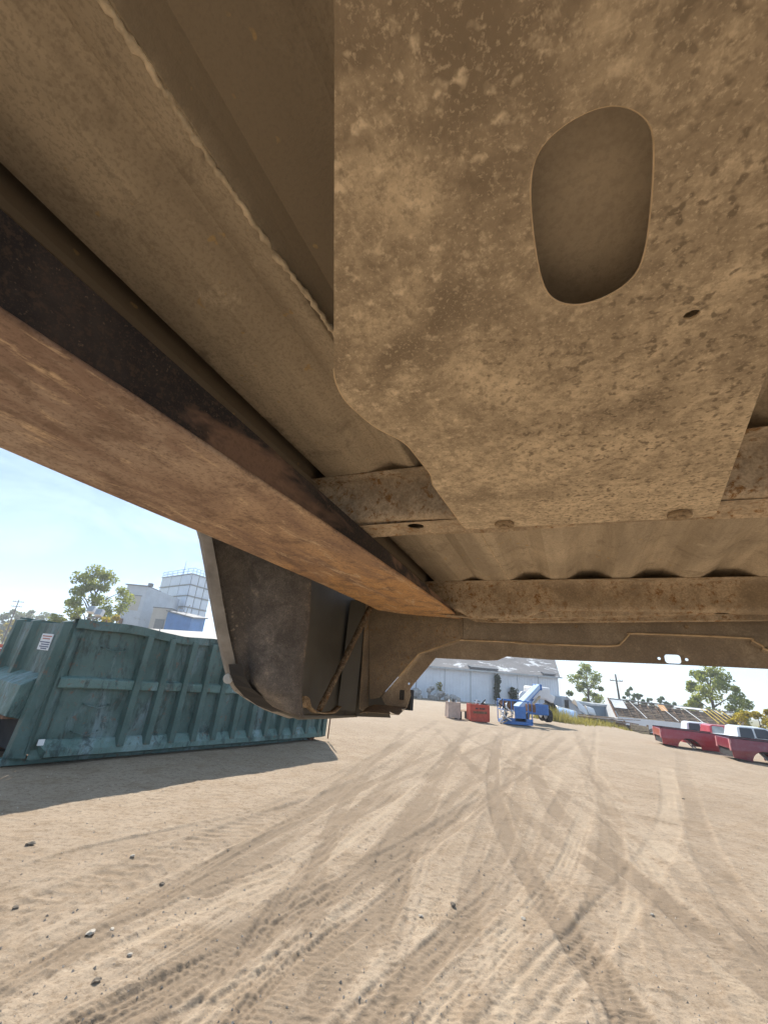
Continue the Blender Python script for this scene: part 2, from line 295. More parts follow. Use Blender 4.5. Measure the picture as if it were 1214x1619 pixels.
# ------------------------------------------------------------------ mesh helpers
class MB:
    def __init__(s): s.v = []; s.f = []; s.mi = []
    def add(s, vs, fs, mi=0):
        o = len(s.v); s.v += [tuple(v) for v in vs]; s.f += [tuple(i + o for i in f) for f in fs]; s.mi += [mi] * len(fs); return s
    def box(s, lo, hi, mi=0, rot=None, piv=None):
        x0, y0, z0 = lo; x1, y1, z1 = hi
        vs = [Vector(p) for p in ((x0, y0, z0), (x1, y0, z0), (x1, y1, z0), (x0, y1, z0), (x0, y0, z1), (x1, y0, z1), (x1, y1, z1), (x0, y1, z1))]
        if rot is not None:
            piv = Vector(piv) if piv is not None else (vs[0] + vs[6]) / 2
            vs = [rot @ (v - piv) + piv for v in vs]
        return s.add(vs, [(0, 3, 2, 1), (4, 5, 6, 7), (0, 1, 5, 4), (1, 2, 6, 5), (2, 3, 7, 6), (3, 0, 4, 7)], mi)
    def beam(s, p0, p1, w, h, up=(0, 0, 1), mi=0):
        p0 = Vector(p0); p1 = Vector(p1); d = (p1 - p0).normalized(); u = Vector(up); sx = d.cross(u)
        if sx.length < 1e-4: sx = d.cross(Vector((1, 0, 0)))
        sx.normalize(); u = sx.cross(d); a = sx * w / 2; b = u * h / 2
        vs = [p0 - a - b, p0 + a - b, p0 + a + b, p0 - a + b, p1 - a - b, p1 + a - b, p1 + a + b, p1 - a + b]
        return s.add(vs, [(0, 3, 2, 1), (4, 5, 6, 7), (0, 1, 5, 4), (1, 2, 6, 5), (2, 3, 7, 6), (3, 0, 4, 7)], mi)
    def tube(s, pts, rad, n=8, mi=0, cap=True):
        pts = [Vector(p) for p in pts]
        if isinstance(rad, (int, float)): rad = [rad] * len(pts)
        vs = []; prev = None
        for i, p in enumerate(pts):
            d = (pts[min(i + 1, len(pts) - 1)] - pts[max(i - 1, 0)]).normalized()
            a = prev if prev is not None else (Vector((0, 0, 1)) if abs(d.z) < .9 else Vector((1, 0, 0)))
            x = d.cross(a).cross(d) if prev is not None else d.cross(a)
            x.normalize(); y = d.cross(x); prev = x
            for k in range(n):
                t = 2 * math.pi * k / n; vs.append(p + (x * math.cos(t) + y * math.sin(t)) * rad[i])
        fs = [(i * n + k, i * n + (k + 1) % n, (i + 1) * n + (k + 1) % n, (i + 1) * n + k) for i in range(len(pts) - 1) for k in range(n)]
        if cap: fs += [tuple(range(n))[::-1], tuple((len(pts) - 1) * n + k for k in range(n))]
        return s.add(vs, fs, mi)
    def disc(s, c, axis, r, t, n=20, mi=0):
        a = Vector(axis).normalized(); return s.tube([Vector(c) - a * t / 2, Vector(c) + a * t / 2], r, n, mi)
    def grid(s, fn, nu, nv, mi=0):
        vs = [fn(i / nu, j / nv) for i in range(nu + 1) for j in range(nv + 1)]; w = nv + 1
        return s.add(vs, [(i * w + j, (i + 1) * w + j, (i + 1) * w + j + 1, i * w + j + 1) for i in range(nu) for j in range(nv)], mi)
    def extrude(s, prof, mapf, ts, mi=0):        # open profile (a,b) swept over ts by mapf(a,b,t)
        n = len(prof); vs = [mapf(a, b, t) for t in ts for a, b in prof]
        return s.add(vs, [(i * n + j, i * n + j + 1, (i + 1) * n + j + 1, (i + 1) * n + j) for i in range(len(ts) - 1) for j in range(n - 1)], mi)
    def plate(s, outline, holes, mapf, th, mi=0, edge_mi=None):   # flat sheet with real holes; mapf(a,b,t) with t in [0, th]
        loops = [outline] + holes
        tri = tessellate_polygon([[Vector((a, b, 0)) for a, b in l] for l in loops])
        flat = [p for l in loops for p in l]; n = len(flat)
        s.add([mapf(a, b, 0) for a, b in flat] + [mapf(a, b, th) for a, b in flat], [tuple(t) for t in tri] + [tuple(i + n for i in t)[::-1] for t in tri], mi)
        o = 0
        for l in loops:
            k = len(l); vs = [mapf(a, b, 0) for a, b in l] + [mapf(a, b, th) for a, b in l]
            s.add(vs, [(i, (i + 1) % k, k + (i + 1) % k, k + i) for i in range(k)], mi if edge_mi is None else edge_mi)
        return s
    def build(s, name, mats, parent=None, smooth=False, bevel=0, fix=True, solid=0):
        me = bpy.data.meshes.new(name); me.from_pydata(s.v, [], s.f)
        mats = mats if isinstance(mats, (list, tuple)) else [mats]
        for m in mats: me.materials.append(m)
        if len(mats) > 1: me.polygons.foreach_set('material_index', s.mi)
        if fix:
            b = bmesh.new(); b.from_mesh(me); bmesh.ops.remove_doubles(b, verts=b.verts, dist=1e-5); bmesh.ops.recalc_face_normals(b, faces=b.faces); b.to_mesh(me); b.free()
        if smooth: me.polygons.foreach_set('use_smooth', [True] * len(me.polygons))
        o = bpy.data.objects.new(name, me); C.objects.link(o)
        if parent: o.parent = parent
        if solid: q = o.modifiers.new('thickness', 'SOLIDIFY'); q.thickness = solid; q.offset = 0
        if bevel: q = o.modifiers.new('bevel', 'BEVEL'); q.width = bevel; q.segments = 2; q.limit_method = 'ANGLE'
        return o
def tag(o, label, cat, group=None, kind=None):
    o['label'] = label
    if cat: o['category'] = cat
    if group: o['group'] = group
    if kind: o['kind'] = kind
    return o
def thing(name, label, cat, loc=(0, 0, 0), rotz=0, group=None, mat=None):
    o = bpy.data.objects.new(name, None); C.objects.link(o); o.empty_display_size = .2
    if mat is not None: o.matrix_world = mat
    else: o.location = loc; o.rotation_euler = (0, 0, rotz)
    return tag(o, label, cat, group)
def share(src, parent, loc=None, rot=None, scale=None):      # another piece with the same mesh
    o = src.copy(); C.objects.link(o); o.parent = parent
    if loc is not None: o.location = loc
    if rot is not None: o.rotation_euler = rot
    if scale is not None: o.scale = scale
    return o
def on_slope(p, xdir, dz=0.0):                                # frame standing square on the sloping yard
    n = GN; x = Vector(xdir); x = (x - n * x.dot(n)).normalized(); y = n.cross(x)
    p = Vector((p[0], p[1], GZ(p[0], p[1]) + dz))
    return Matrix(((x.x, y.x, n.x, p.x), (x.y, y.y, n.y, p.y), (x.z, y.z, n.z, p.z), (0, 0, 0, 1)))
def rounded(pts, r, n=5):                                     # round the corners of a polygon
    out = []; k = len(pts)
    for i in range(k):
        p, a, b = Vector(pts[i]), Vector(pts[i - 1]), Vector(pts[(i + 1) % k])
        ra = min(r, (a - p).length * .45, (b - p).length * .45); u = p + (a - p).normalized() * ra; w = p + (b - p).normalized() * ra
        for j in range(n + 1):
            t = j / n; q = u * (1 - t) ** 2 + p * 2 * t * (1 - t) + w * t * t; out.append((q.x, q.y))
    return out
def smooth_loop(pts, n=6):
    out = []; k = len(pts)
    for i in range(k):
        p0, p1, p2, p3 = (Vector(pts[(i + j - 1) % k]) for j in range(4))
        for j in range(n):
            t = j / n; q = .5 * ((2 * p1) + (p2 - p0) * t + (2 * p0 - 5 * p1 + 4 * p2 - p3) * t * t + (3 * p1 - p0 - 3 * p2 + p3) * t ** 3); out.append((q.x, q.y))
    return out
def ell(cx, cy, a, b, n=14): return [(cx + a * math.cos(2 * math.pi * i / n), cy + b * math.sin(2 * math.pi * i / n)) for i in range(n)]
def lerp_pts(pts, x):
    if x <= pts[0][0]: return pts[0][1]
    for (a, b), (c, d) in zip(pts, pts[1:]):
        if x <= c: return b + (d - b) * (x - a) / (c - a)
    return pts[-1][1]
# cheap value noise for meshes
_ng = np.random.RandomState(11).rand(256, 256)
def vnoise(x, y):
    x = np.asarray(x, float); y = np.asarray(y, float)
    xi = np.floor(x).astype(int); yi = np.floor(y).astype(int); fx = x - xi; fy = y - yi
    fx = fx * fx * (3 - 2 * fx); fy = fy * fy * (3 - 2 * fy)
    a = _ng[xi & 255, yi & 255]; b = _ng[(xi + 1) & 255, yi & 255]; c = _ng[xi & 255, (yi + 1) & 255]; d = _ng[(xi + 1) & 255, (yi + 1) & 255]
    return (a * (1 - fx) + b * fx) * (1 - fy) + (c * (1 - fx) + d * fx) * fy - .5

# ------------------------------------------------------------------ the yard: one sheet of rutted dirt
def catmull(P, n=14):
    P = [P[0] + (P[0] - P[1])] + list(P) + [P[-1] + (P[-1] - P[-2])]; out = []
    for i in range(1, len(P) - 2):
        p0, p1, p2, p3 = P[i - 1:i + 3]
        for j in range(n):
            t = j / n; out.append(.5 * ((2 * p1) + (p2 - p0) * t + (2 * p0 - 5 * p1 + 4 * p2 - p3) * t * t + (3 * p1 - p0 - 3 * p2 + p3) * t ** 3))
    out.append(P[-2]); return np.array(out)
# wheel tracks across the yard: (course, half width, depth, tread, tone)
TRACKS = [
    ([(790, 1160), (779, 1215), (790, 1290), (817, 1345), (862, 1420), (920, 1500), (985, 1590), (1010, 1640)], .13, .022, 'fine', .8),
    ([(890, 1165), (850, 1205), (868, 1265), (920, 1320), (985, 1370), (1055, 1425), (1135, 1500), (1235, 1575)], .15, .024, 'fine', .8),
    ([(1052, 1215), (1062, 1270), (1050, 1325), (1015, 1380), (960, 1450), (890, 1530), (800, 1640)], .17, .016, 'ribs', -.5),
    ([(925, 1290), (905, 1350), (860, 1425), (780, 1500), (690, 1590), (650, 1640)], .11, .014, 'ribs', -.3),
    ([(-30, 1475), (110, 1420), (250, 1362), (400, 1305), (520, 1262), (600, 1225), (660, 1185)], .22, .020, 'lug', .2),
    ([(180, 1640), (330, 1520), (450, 1440), (570, 1385), (660, 1335), (760, 1265), (810, 1215)], .18, .020, 'smooth', .7),
    ([(400, 1640), (500, 1540), (580, 1450), (618, 1380), (645, 1310), (690, 1235), (720, 1180)], .20, .020, 'block', .5),
    ([(540, 1640), (640, 1545), (750, 1450), (830, 1365), (870, 1300), (900, 1240)], .12, .015, 'smooth', .5),
    ([(330, 1400), (430, 1330), (520, 1260), (590, 1200), (650, 1165), (690, 1140)], .15, .022, 'smooth', .6),
    ([(1240, 1520), (1160, 1420), (1105, 1320), (1085, 1240), (1075, 1190)], .17, .016, 'block', .3),
    ([(-20, 1400), (150, 1345), (300, 1312), (430, 1280), (560, 1215)], .13, .014, 'block', .2),
    ([(1240, 1355), (1100, 1312), (990, 1285), (900, 1250)], .12, .012, 'fine', .3),
    ([(1120, 1640), (1090, 1530), (1050, 1450), (1030, 1370), (960, 1290), (925, 1210)], .14, .014, 'smooth', .1),
    ([(-20, 1560), (140, 1500), (330, 1420), (480, 1360), (620, 1275), (700, 1190)], .16, .014, 'smooth', -.2),
    ([(230, 1640), (400, 1560), (520, 1490), (640, 1400), (720, 1300)], .10, .012, 'fine', .3),
    ([(1240, 1440), (1130, 1370), (1020, 1300), (930, 1225), (880, 1180)], .12, .012, 'block', .2),
]
_tr = random.Random(31)
for _ in range(38):                          # older, fainter passes
    x0 = _tr.uniform(-350, 1500); x1 = _tr.uniform(640, 960); bow = _tr.uniform(-90, 90)
    TRACKS.append(([(x0 + (x1 - x0) * k ** .8 + bow * math.sin(math.pi * k), 1650 - 500 * k ** .85) for k in (0, .2, .4, .6, .8, 1)], _tr.uniform(.05, .15), _tr.uniform(.004, .012), _tr.choice(('smooth', 'fine', 'block', 'ribs', 'fine', 'block')), _tr.uniform(-.5, .6)))
def make_ground():
    fine = np.radians(np.arange(-50, 50.01, .19)); coarse = np.radians(np.arange(53, 308, 5.0))
    th = np.concatenate([fine, coarse]); nc = len(th)
    r = np.concatenate([np.linspace(.05, 2.3, 16)[:-1], np.geomspace(2.3, 24, 720)[:-1], np.geomspace(24, 640, 60)])
    Rr, T = np.meshgrid(r, th, indexing='ij'); X = (Rr * np.sin(T)).ravel(); Y = (Rr * np.cos(T)).ravel(); Rf = Rr.ravel()
    Z = gz(X, Y)
    near = np.exp(-(Rf / 60) ** 2)
    Z = Z + near * (.05 * vnoise(X * .5, Y * .5) + .022 * vnoise(X * 1.7 + 9, Y * 1.7) + .010 * vnoise(X * 5, Y * 5 + 3) + .003 * vnoise(X * 15, Y * 15))
    # clods and scuffs, drawn out along the way the wheels pull the dirt
    Z = Z + near * .020 * np.maximum(0, vnoise(X * 9 + 40, Y * 24) - .12) + near * .004 * vnoise(X * 38, Y * 38) + near * .003 * vnoise(X * 75, Y * 75)
    dist = np.zeros_like(Z)
    for ti, (course, hw, dep, tread, tone) in enumerate(TRACKS):
        P = catmull([np.array(gp(*c)[:2]) for c in course], 10)
        seg = P[1:] - P[:-1]; L = np.hypot(seg[:, 0], seg[:, 1]); S0 = np.concatenate([[0], np.cumsum(L)])
        m = np.where((X > P[:, 0].min() - .6) & (X < P[:, 0].max() + .6) & (Y > P[:, 1].min() - .6) & (Y < P[:, 1].max() + .6) & (Rf < 32))[0]
        bd = np.full(len(m), 9.); bs = np.zeros(len(m)); bt = np.full(len(m), 9.); xm, ym = X[m], Y[m]
        for i in range(len(seg)):
            if L[i] < 1e-6: continue
            ux, uy = seg[i] / L[i]
            sel = np.where((np.abs(xm - P[i, 0] - seg[i, 0] / 2) < L[i] / 2 + .6) & (np.abs(ym - P[i, 1] - seg[i, 1] / 2) < L[i] / 2 + .6))[0]
            if not len(sel): continue
            dx = xm[sel] - P[i, 0]; dy = ym[sel] - P[i, 1]; a = np.clip(dx * ux + dy * uy, 0, L[i]); ex = dx - a * ux; ey = dy - a * uy
            d = np.hypot(ex, ey); b = d < bd[sel]; q = sel[b]
            bd[q] = d[b]; bs[q] = S0[i] + a[b]; bt[q] = (np.sign(dx * uy - dy * ux) * d)[b]
        u = bt / hw; inside = sstep((1.12 - np.abs(u)) / .22)
        wob = .65 + .9 * np.clip(.5 + vnoise(bs * .9 + ti * 17, bs * 0 + ti), 0, 1)
        wob = wob * (.55 + .9 * np.clip(.5 + vnoise(xm * 3 + ti, ym * 3), 0, 1))
        prof = -dep * .5 * inside + dep * .22 * np.exp(-((np.abs(u) - 1.25) / .22) ** 2)
        if tread == 'ribs': pat = .007 * np.sin(u * math.pi * 3.6)
        elif tread == 'fine': pat = .0026 * np.clip(2.5 * np.sin(2 * math.pi * bs / .05), -1, 1) * (np.abs(u) > .15)
        elif tread == 'lug': pat = .006 * np.clip(2.2 * np.sin(2 * math.pi * (bs + .45 * np.abs(bt) + .05 * (u > 0)) / .15) - .6, -1, 1) * (np.abs(u) > .12)
        elif tread == 'block': pat = .0026 * np.clip(2 * np.sin(2 * math.pi * (bs + .5 * np.abs(bt)) / .055), -1, 1) * sstep(np.abs(np.sin(u * math.pi * 1.5 + .4)) * 2)
        else: pat = .005 * np.sin(u * 9 + vnoise(bs * 2, bs * 0) * 5)
        patch = sstep((vnoise(xm * 1.4 + 7 * ti, ym * 1.4) + .35) / .4)
        Z[m] += (.8 * prof + .55 * pat * inside * patch) * wob
        dist[m] += inside * tone * wob * .8
    nr = len(r); idx = np.arange(nr * nc).reshape(nr, nc)
    a = idx[:-1, :]; b = np.roll(a, -1, axis=1); c = np.roll(idx[1:, :], -1, axis=1); d = idx[1:, :]
    faces = np.stack([a, d, c, b], -1).reshape(-1, 4)
    me = bpy.data.meshes.new('ground'); me.vertices.add(len(X)); me.vertices.foreach_set('co', np.stack([X, Y, Z], -1).ravel())
    me.loops.add(faces.size); me.loops.foreach_set('vertex_index', faces.ravel()); me.polygons.add(len(faces))
    me.polygons.foreach_set('loop_start', np.arange(0, faces.size, 4)); me.polygons.foreach_set('loop_total', np.full(len(faces), 4))
    me.update(); me.validate()
    me.polygons.foreach_set('use_smooth', np.ones(len(me.polygons), bool))
    at_ = me.attributes.new('churn', 'FLOAT', 'POINT'); at_.data.foreach_set('value', np.clip(dist, -1, 1.4).astype(np.float32))
    o = bpy.data.objects.new('ground', me); C.objects.link(o); o['kind'] = 'structure'; o['label'] = 'pale rutted dirt yard crossed by tyre tracks'
    m, t, b = new_mat('yard dirt'); v = coords(t)
    big = noise(t, v, .35, 4, .6); mid = noise(t, v, 2.3, 6, .75); fin = noise(t, v, 75, 3, .75); grt = noise(t, v, 16, 6, .8); gr = voro(t, v, 42)
    col = mixc(t, ramp(t, big, [(.35, 0), (.65, 1)]), (.285, .217, .153), (.348, .273, .198))
    col = mixc(t, ramp(t, mid, [(.40, .8), (.53, 0)]), col, (.262, .192, .128))
    col = mixc(t, ramp(t, grt, [(.38, .8), (.49, 0)]), col, (.19, .135, .088)); col = mixc(t, ramp(t, grt, [(.56, 0), (.68, .6)]), col, (.42, .335, .245))
    att = nd(t, 'ShaderNodeAttribute', attribute_name='churn')
    col = mixc(t, ramp(t, att.outputs['Fac'], [(0, 0), (.8, .8)]), col, (.195, .143, .097))
    ng = nd(t, 'ShaderNodeMath', operation='MULTIPLY'); ng.inputs[1].default_value = -1; t.links.new(att.outputs['Fac'], ng.inputs[0])
    col = mixc(t, ramp(t, ng.outputs[0], [(0, 0), (.8, .6)]), col, (.40, .315, .225))
    col = mixc(t, ramp(t, fin, [(.33, .5), (.5, 0)]), col, (.17, .13, .095))
    col = mixc(t, ramp(t, fin, [(.60, 0), (.75, .5)]), col, (.45, .37, .28))
    g2 = noise(t, v, 5, 3, .6); k = nd(t, 'ShaderNodeMath', operation='MULTIPLY'); t.links.new(ramp(t, gr, [(.10, 1), (.2, 0)]), k.inputs[0]); t.links.new(ramp(t, g2, [(.52, 0), (.6, .8)]), k.inputs[1])
    col = mixc(t, k.outputs[0], col, (.17, .15, .13))
    # grass beyond the yard on the far left, paler gravel in the distance
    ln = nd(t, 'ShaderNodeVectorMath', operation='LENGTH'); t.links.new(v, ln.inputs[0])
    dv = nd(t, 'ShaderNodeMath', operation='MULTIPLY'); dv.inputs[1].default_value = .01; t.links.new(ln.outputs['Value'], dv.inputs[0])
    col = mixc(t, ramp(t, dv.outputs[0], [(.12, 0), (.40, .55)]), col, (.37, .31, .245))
    col = mixc(t, ramp(t, dv.outputs[0], [(.88, 0), (.98, .85)]), col, (.20, .19, .09))
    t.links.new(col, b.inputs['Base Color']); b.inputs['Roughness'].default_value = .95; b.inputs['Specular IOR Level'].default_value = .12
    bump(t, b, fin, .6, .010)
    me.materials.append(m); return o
ground = make_ground()
def near_z(p):                                   # height of the dirt mesh under a point
    hit = GROUND_BVH.ray_cast(Vector((p[0], p[1], 5)), Vector((0, 0, -1)))
    return hit[0].z if hit[0] else GZ(p[0], p[1])
from mathutils.bvhtree import BVHTree
_g = ground.data; _co = np.empty(len(_g.vertices) * 3); _g.vertices.foreach_get('co', _co); _co = _co.reshape(-1, 3)
_fv = np.empty(len(_g.loops), int); _g.loops.foreach_get('vertex_index', _fv); _fv = _fv.reshape(-1, 4)
_keep = (np.hypot(_co[_fv[:, 0], 0], _co[_fv[:, 0], 1]) < 24) & (np.hypot(_co[_fv[:, 0], 0], _co[_fv[:, 0], 1]) > 2.2)
GROUND_BVH = BVHTree.FromPolygons(_co.tolist(), _fv[_keep].tolist())

# ------------------------------------------------------------------ the lifted truck bed overhead (local axes: x across, y along, z up; metres)
BX = Vector((0.9076, -0.4197, 0.0105)); BZ = Vector((0.0180, 0.0640, 0.9978)); BY = BZ.cross(BX).normalized(); BZ.normalize(); BX = BY.cross(BZ)
O_BED = CAM.copy()
BEDM = Matrix(((BX.x, BY.x, BZ.x, O_BED.x), (BX.y, BY.y, BZ.y, O_BED.y), (BX.z, BY.z, BZ.z, O_BED.z), (0, 0, 0, 1)))
bed = thing('truck_bed', 'dusty underside of a pickup truck bed lifted overhead on a fork', 'truck bed', mat=BEDM)
FH, CB, YB, YE = .40, .315, -.45, 1.60
SK = .045                                    # the crossmembers sit slightly askew
def floor_z(x):
    z = FH
    for a, b, d in ((-.325, -.245, .014), (-.160, -.040, .022), (.008, .133, .022), (.182, .310, .022), (.355, .486, .022), (.53, .66, .022), (.71, .83, .022), (.88, 1.0, .022)):
        d *= 1.15
        if a < x < b:
            e = min(x - a, b - x) / .040; z += d * min(1, e) if e < 1 else d
    return z
xs = sorted(set([-.42] + [round(-.42 + i * .0115, 4) for i in range(140)]))
prof = [(-.70, .60), (-.645, .60), (-.64, .42), (-.60, .393), (-.458, .393), (-.454, .40), (-.453, .50), (-.424, .50), (-.4225, .405)] + [(x, floor_z(x)) for x in xs] + [(1.19, .40), (1.20, .60)]
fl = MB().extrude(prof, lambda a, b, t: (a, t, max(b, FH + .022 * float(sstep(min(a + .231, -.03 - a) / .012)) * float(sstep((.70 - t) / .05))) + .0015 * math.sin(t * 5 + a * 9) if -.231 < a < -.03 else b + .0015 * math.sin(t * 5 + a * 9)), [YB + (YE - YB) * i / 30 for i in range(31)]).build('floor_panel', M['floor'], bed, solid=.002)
sb = MB(); pts = []; rads = []; r_ = random.Random(3)
for i in range(420):
    y = -.2 + 1.6 * i / 419; x = lerp_pts([(0, -.241), (.16, -.238), (.28, -.228), (.95, -.182), (1.4, -.165)], y)
    pts.append((x + .0006 * math.sin(i * .23) + r_.uniform(-.0008, .0008), y, floor_z(x) - .0026 + r_.uniform(-.001, .001))); rads.append(r_.uniform(.0016, .0042) if y < .45 else .0015)
sb.tube(pts, rads, 6).build('seam_bead', M['bead'], fl, smooth=True)

def crossmember(name, y0, width, zlow, holes, mats, lip=.012, round_=.014, far_lip=.006):
    o = MB(); X0, X1, N = -.60, 1.19, 120
    def sec(x):
        zb = zlow(x); h = FH - zb
        p = [(-.035, FH - .003), (-.008, FH - .003), (-.001, FH - .006), (.002, FH - .014)]
        p += [(.004 + .004 * k / 5, FH - .014 - (h - .014 - round_) * k / 5) for k in range(1, 6)]
        p += [(.008 + round_ * .9 * (1 - math.cos(k * math.pi / 8)), zb + round_ * (1 - math.sin(k * math.pi / 8))) for k in range(1, 5)]
        return p
    vs = []; n = len(sec(0))
    for i in range(N + 1):
        x = X0 + (X1 - X0) * i / N
        for a, b in sec(x): vs.append((x, y0 + a + SK * (x - .28), b))
    o.add(vs, [(i * n + j, i * n + j + 1, (i + 1) * n + j + 1, (i + 1) * n + j) for i in range(N) for j in range(n - 1)])
    ob = o.build(name, mats, bed, smooth=True, solid=.002)
    # bottom flange with its punched holes, then the far wall
    b = MB(); ys = .008 + round_ * .9
    outline = [(X0 + (X1 - X0) * i / 60, ys) for i in range(61)] + [(X1 - (X1 - X0) * i / 60, width) for i in range(61)]
    b.plate(outline, holes, lambda a, c, t: (a, y0 + c + SK * (a - .28), zlow(a) - .001 + t), .002)
    b.extrude([(width, 0), (width + .006, .006), (width + .008, .08)], lambda a, c, t: (t, y0 + a + SK * (t - .28), zlow(t) + c), [X0 + (X1 - X0) * i / 60 for i in range(61)])
    b.build('flange', mats, ob)
    return ob
c1 = crossmember('crossmember', .670, .092, lambda x: CB + .0025 * math.sin(x * 14), [ell(-.257, .048, .0165, .0125)], M['cross'])
zl2 = lambda x: lerp_pts([(-.40, .312), (-.345, .305), (-.31, .286), (-.14, .284), (-.115, .288), (-.08, .307), (-.05, .311), (1, .311)], x)
c2 = crossmember('crossmember', 1.418, .098, zl2, [ell(-.235, .045, .020, .012), ell(-.165, .06, .012, .009), ell(.40, .035, .020, .011)], M['cross'])
c1['label'] = 'near crossmember with rusty lip and an oval hole'; c2['label'] = 'far crossmember mottled with orange rust'

# shield plate bolted under the near crossmember
PZ = .3085
outl = rounded([(-.06, -.34), (-.045, -.02), (-.077, .052), (-.203, .276), (-.209, .31), (-.197, .362), (-.171, .403), (-.163, .495), (-.170, .518), (-.164, .713), (.226, .737), (.2, .523), (.185, .376), (.19, .30), (.30, .10), (.34, -.34)], .016, 3)
slot = smooth_loop([(.005, .149), (.001, .172), (.003, .235), (.012, .254), (.030, .266), (.052, .264), (.068, .253), (.0745, .236), (.0715, .168), (.066, .153), (.054, .141), (.038, .136), (.018, .139)], 9)
for _ in range(40): slot = [((slot[i - 1][0] + 2 * slot[i][0] + slot[(i + 1) % len(slot)][0]) / 4, (slot[i - 1][1] + 2 * slot[i][1] + slot[(i + 1) % len(slot)][1]) / 4) for i in range(len(slot))]
def shield_z(a, b, t):
    z = PZ + .0022 * float(vnoise(a * 14 + 3, b * 14)) + .0016 * float(vnoise(a * 40, b * 40))
    d = max(0, .668 - b + .06 * a)
    z -= .006 * sstep(d / .03) * (1 if b > .12 else .6)
    return (a, b, z + t)
sp_ = MB().plate(outl, [slot, ell(.113, .302, .006, .0045, 8)], shield_z, .0022, 0, 1)
shield = sp_.build('shield_plate', [M['shield'], M['rim']], bed)
# refine so the sheet can ripple
b_ = bmesh.new(); b_.from_mesh(shield.data)
for _ in range(3):
    es = [e for e in b_.edges if e.calc_length() > .03]
    if es: bmesh.ops.subdivide_edges(b_, edges=es, cuts=1, use_grid_fill=False); bmesh.ops.triangulate(b_, faces=[f for f in b_.faces if len(f.verts) > 3])
for v in b_.verts:
    x, y, z = v.co
    top = z > PZ + .0045 if y > .64 else None
b_.to_mesh(shield.data); b_.free()
MB().tube([shield_z(a, b, .001) for a, b in slot + slot[:1]], .0009, 6, cap=False).build('slot_hem', M['rim'], shield, smooth=True)
MB().tube([(a, b, shield_z(a, b, .001)[2]) for a, b in outl[12:40]], .0013, 6).build('edge_hem', M['rim'], shield, smooth=True)
MB().grid(lambda u, v: (-.06 + .20 * u, .08 + .30 * v, PZ + .030 + .004 * math.sin(u * 3)), 6, 8).build('inner_plate', M['inner'], shield, solid=.002)
for x, y in ((-.09, .697), (.174, .712)):
    q = MB().disc((x, y, PZ - .004), (0, 0, 1), .0165, .005, 24)
    q.disc((x, y, PZ - .0075), (0, 0, 1), .0075, .004, 12).build('bolt', M['bolt'], shield, bevel=.001)

# end sill: an upper web with a stepped lower lip, a lower strip set back, and its holes
YS = 1.555
def sk(x, y): return y + SK * .55 * (x - .28)
lip = [(-.37, .231), (-.20, .228), (-.065, .225), (.115, .226), (.150, .240), (.172, .262), (.195, .267), (.46, .262), (.485, .254), (.505, .24), (.53, .228), (.75, .225), (.95, .231)]
low = [(-.52, .172), (-.464, .165), (-.279, .165), (-.245, .168), (-.213, .182), (-.069, .178), (.28, .181), (.80, .180), (.85, .165), (1.03, .165), (1.08, .172)]
web = MB().plate([(-.37, .425)] + [(-.37, .30)] + lip + [(.95, .425)], [ell(-.345, .268, .009, .008, 10)], lambda a, b, t: (a, sk(a, YS) + t, b), .003)
lipx = [l for l in smooth_loop(lip, 4)[: -8]]
web.extrude([(0, 0), (.028, -.004)], lambda a, b, t: (t[0], sk(t[0], YS) + a, t[1] + b), [(-.527, .174)] + lipx)
sill = web.build('end_sill', M['sill'], bed, bevel=0)
MB().tube([(a, sk(a, YS) - .001, b) for a, b in [(-.60, .09), (-.527, .174)] + lipx], .0032, 6).build('lip_hem', M['rim'], sill, smooth=True)  # pale hem paints the lit line under the lip
MB().plate([(-.52, .24)] + low + [(1.08, .24), (.95, .30), (-.37, .30)], [rounded([(.262, .184), (.304, .184), (.304, .210), (.262, .210)], .009), ell(.247, .197, .0045, .0045, 10), ell(.319, .197, .0045, .0045, 10)], lambda a, b, t: (a, sk(a, YS) + .026 + t, b), .003).build('lower_strip', M['sill'], sill)
MB().extrude([(0, 0), (-.006, -.002), (-.007, -.004)], lambda a, b, t: (t, sk(t, YS) + a, lerp_pts(lip, t) + b + .001), [-.18 + .13 * i / 6 for i in range(7)]).build('slot_edge', M['rim'], sill)
for x, z in ((.02, .285), (.33, .290)):
    MB().disc((x, sk(x, YS) - .003, z), (0, 1, 0), .006, .008, 10).build('rivet', M['bolt'], sill)
# end wall of the box above the sill, and the inner side walls
MB().box((-.64, YE - .02, .40), (1.2, YE + .02, .95)).build('end_wall', M['bedside'], bed)

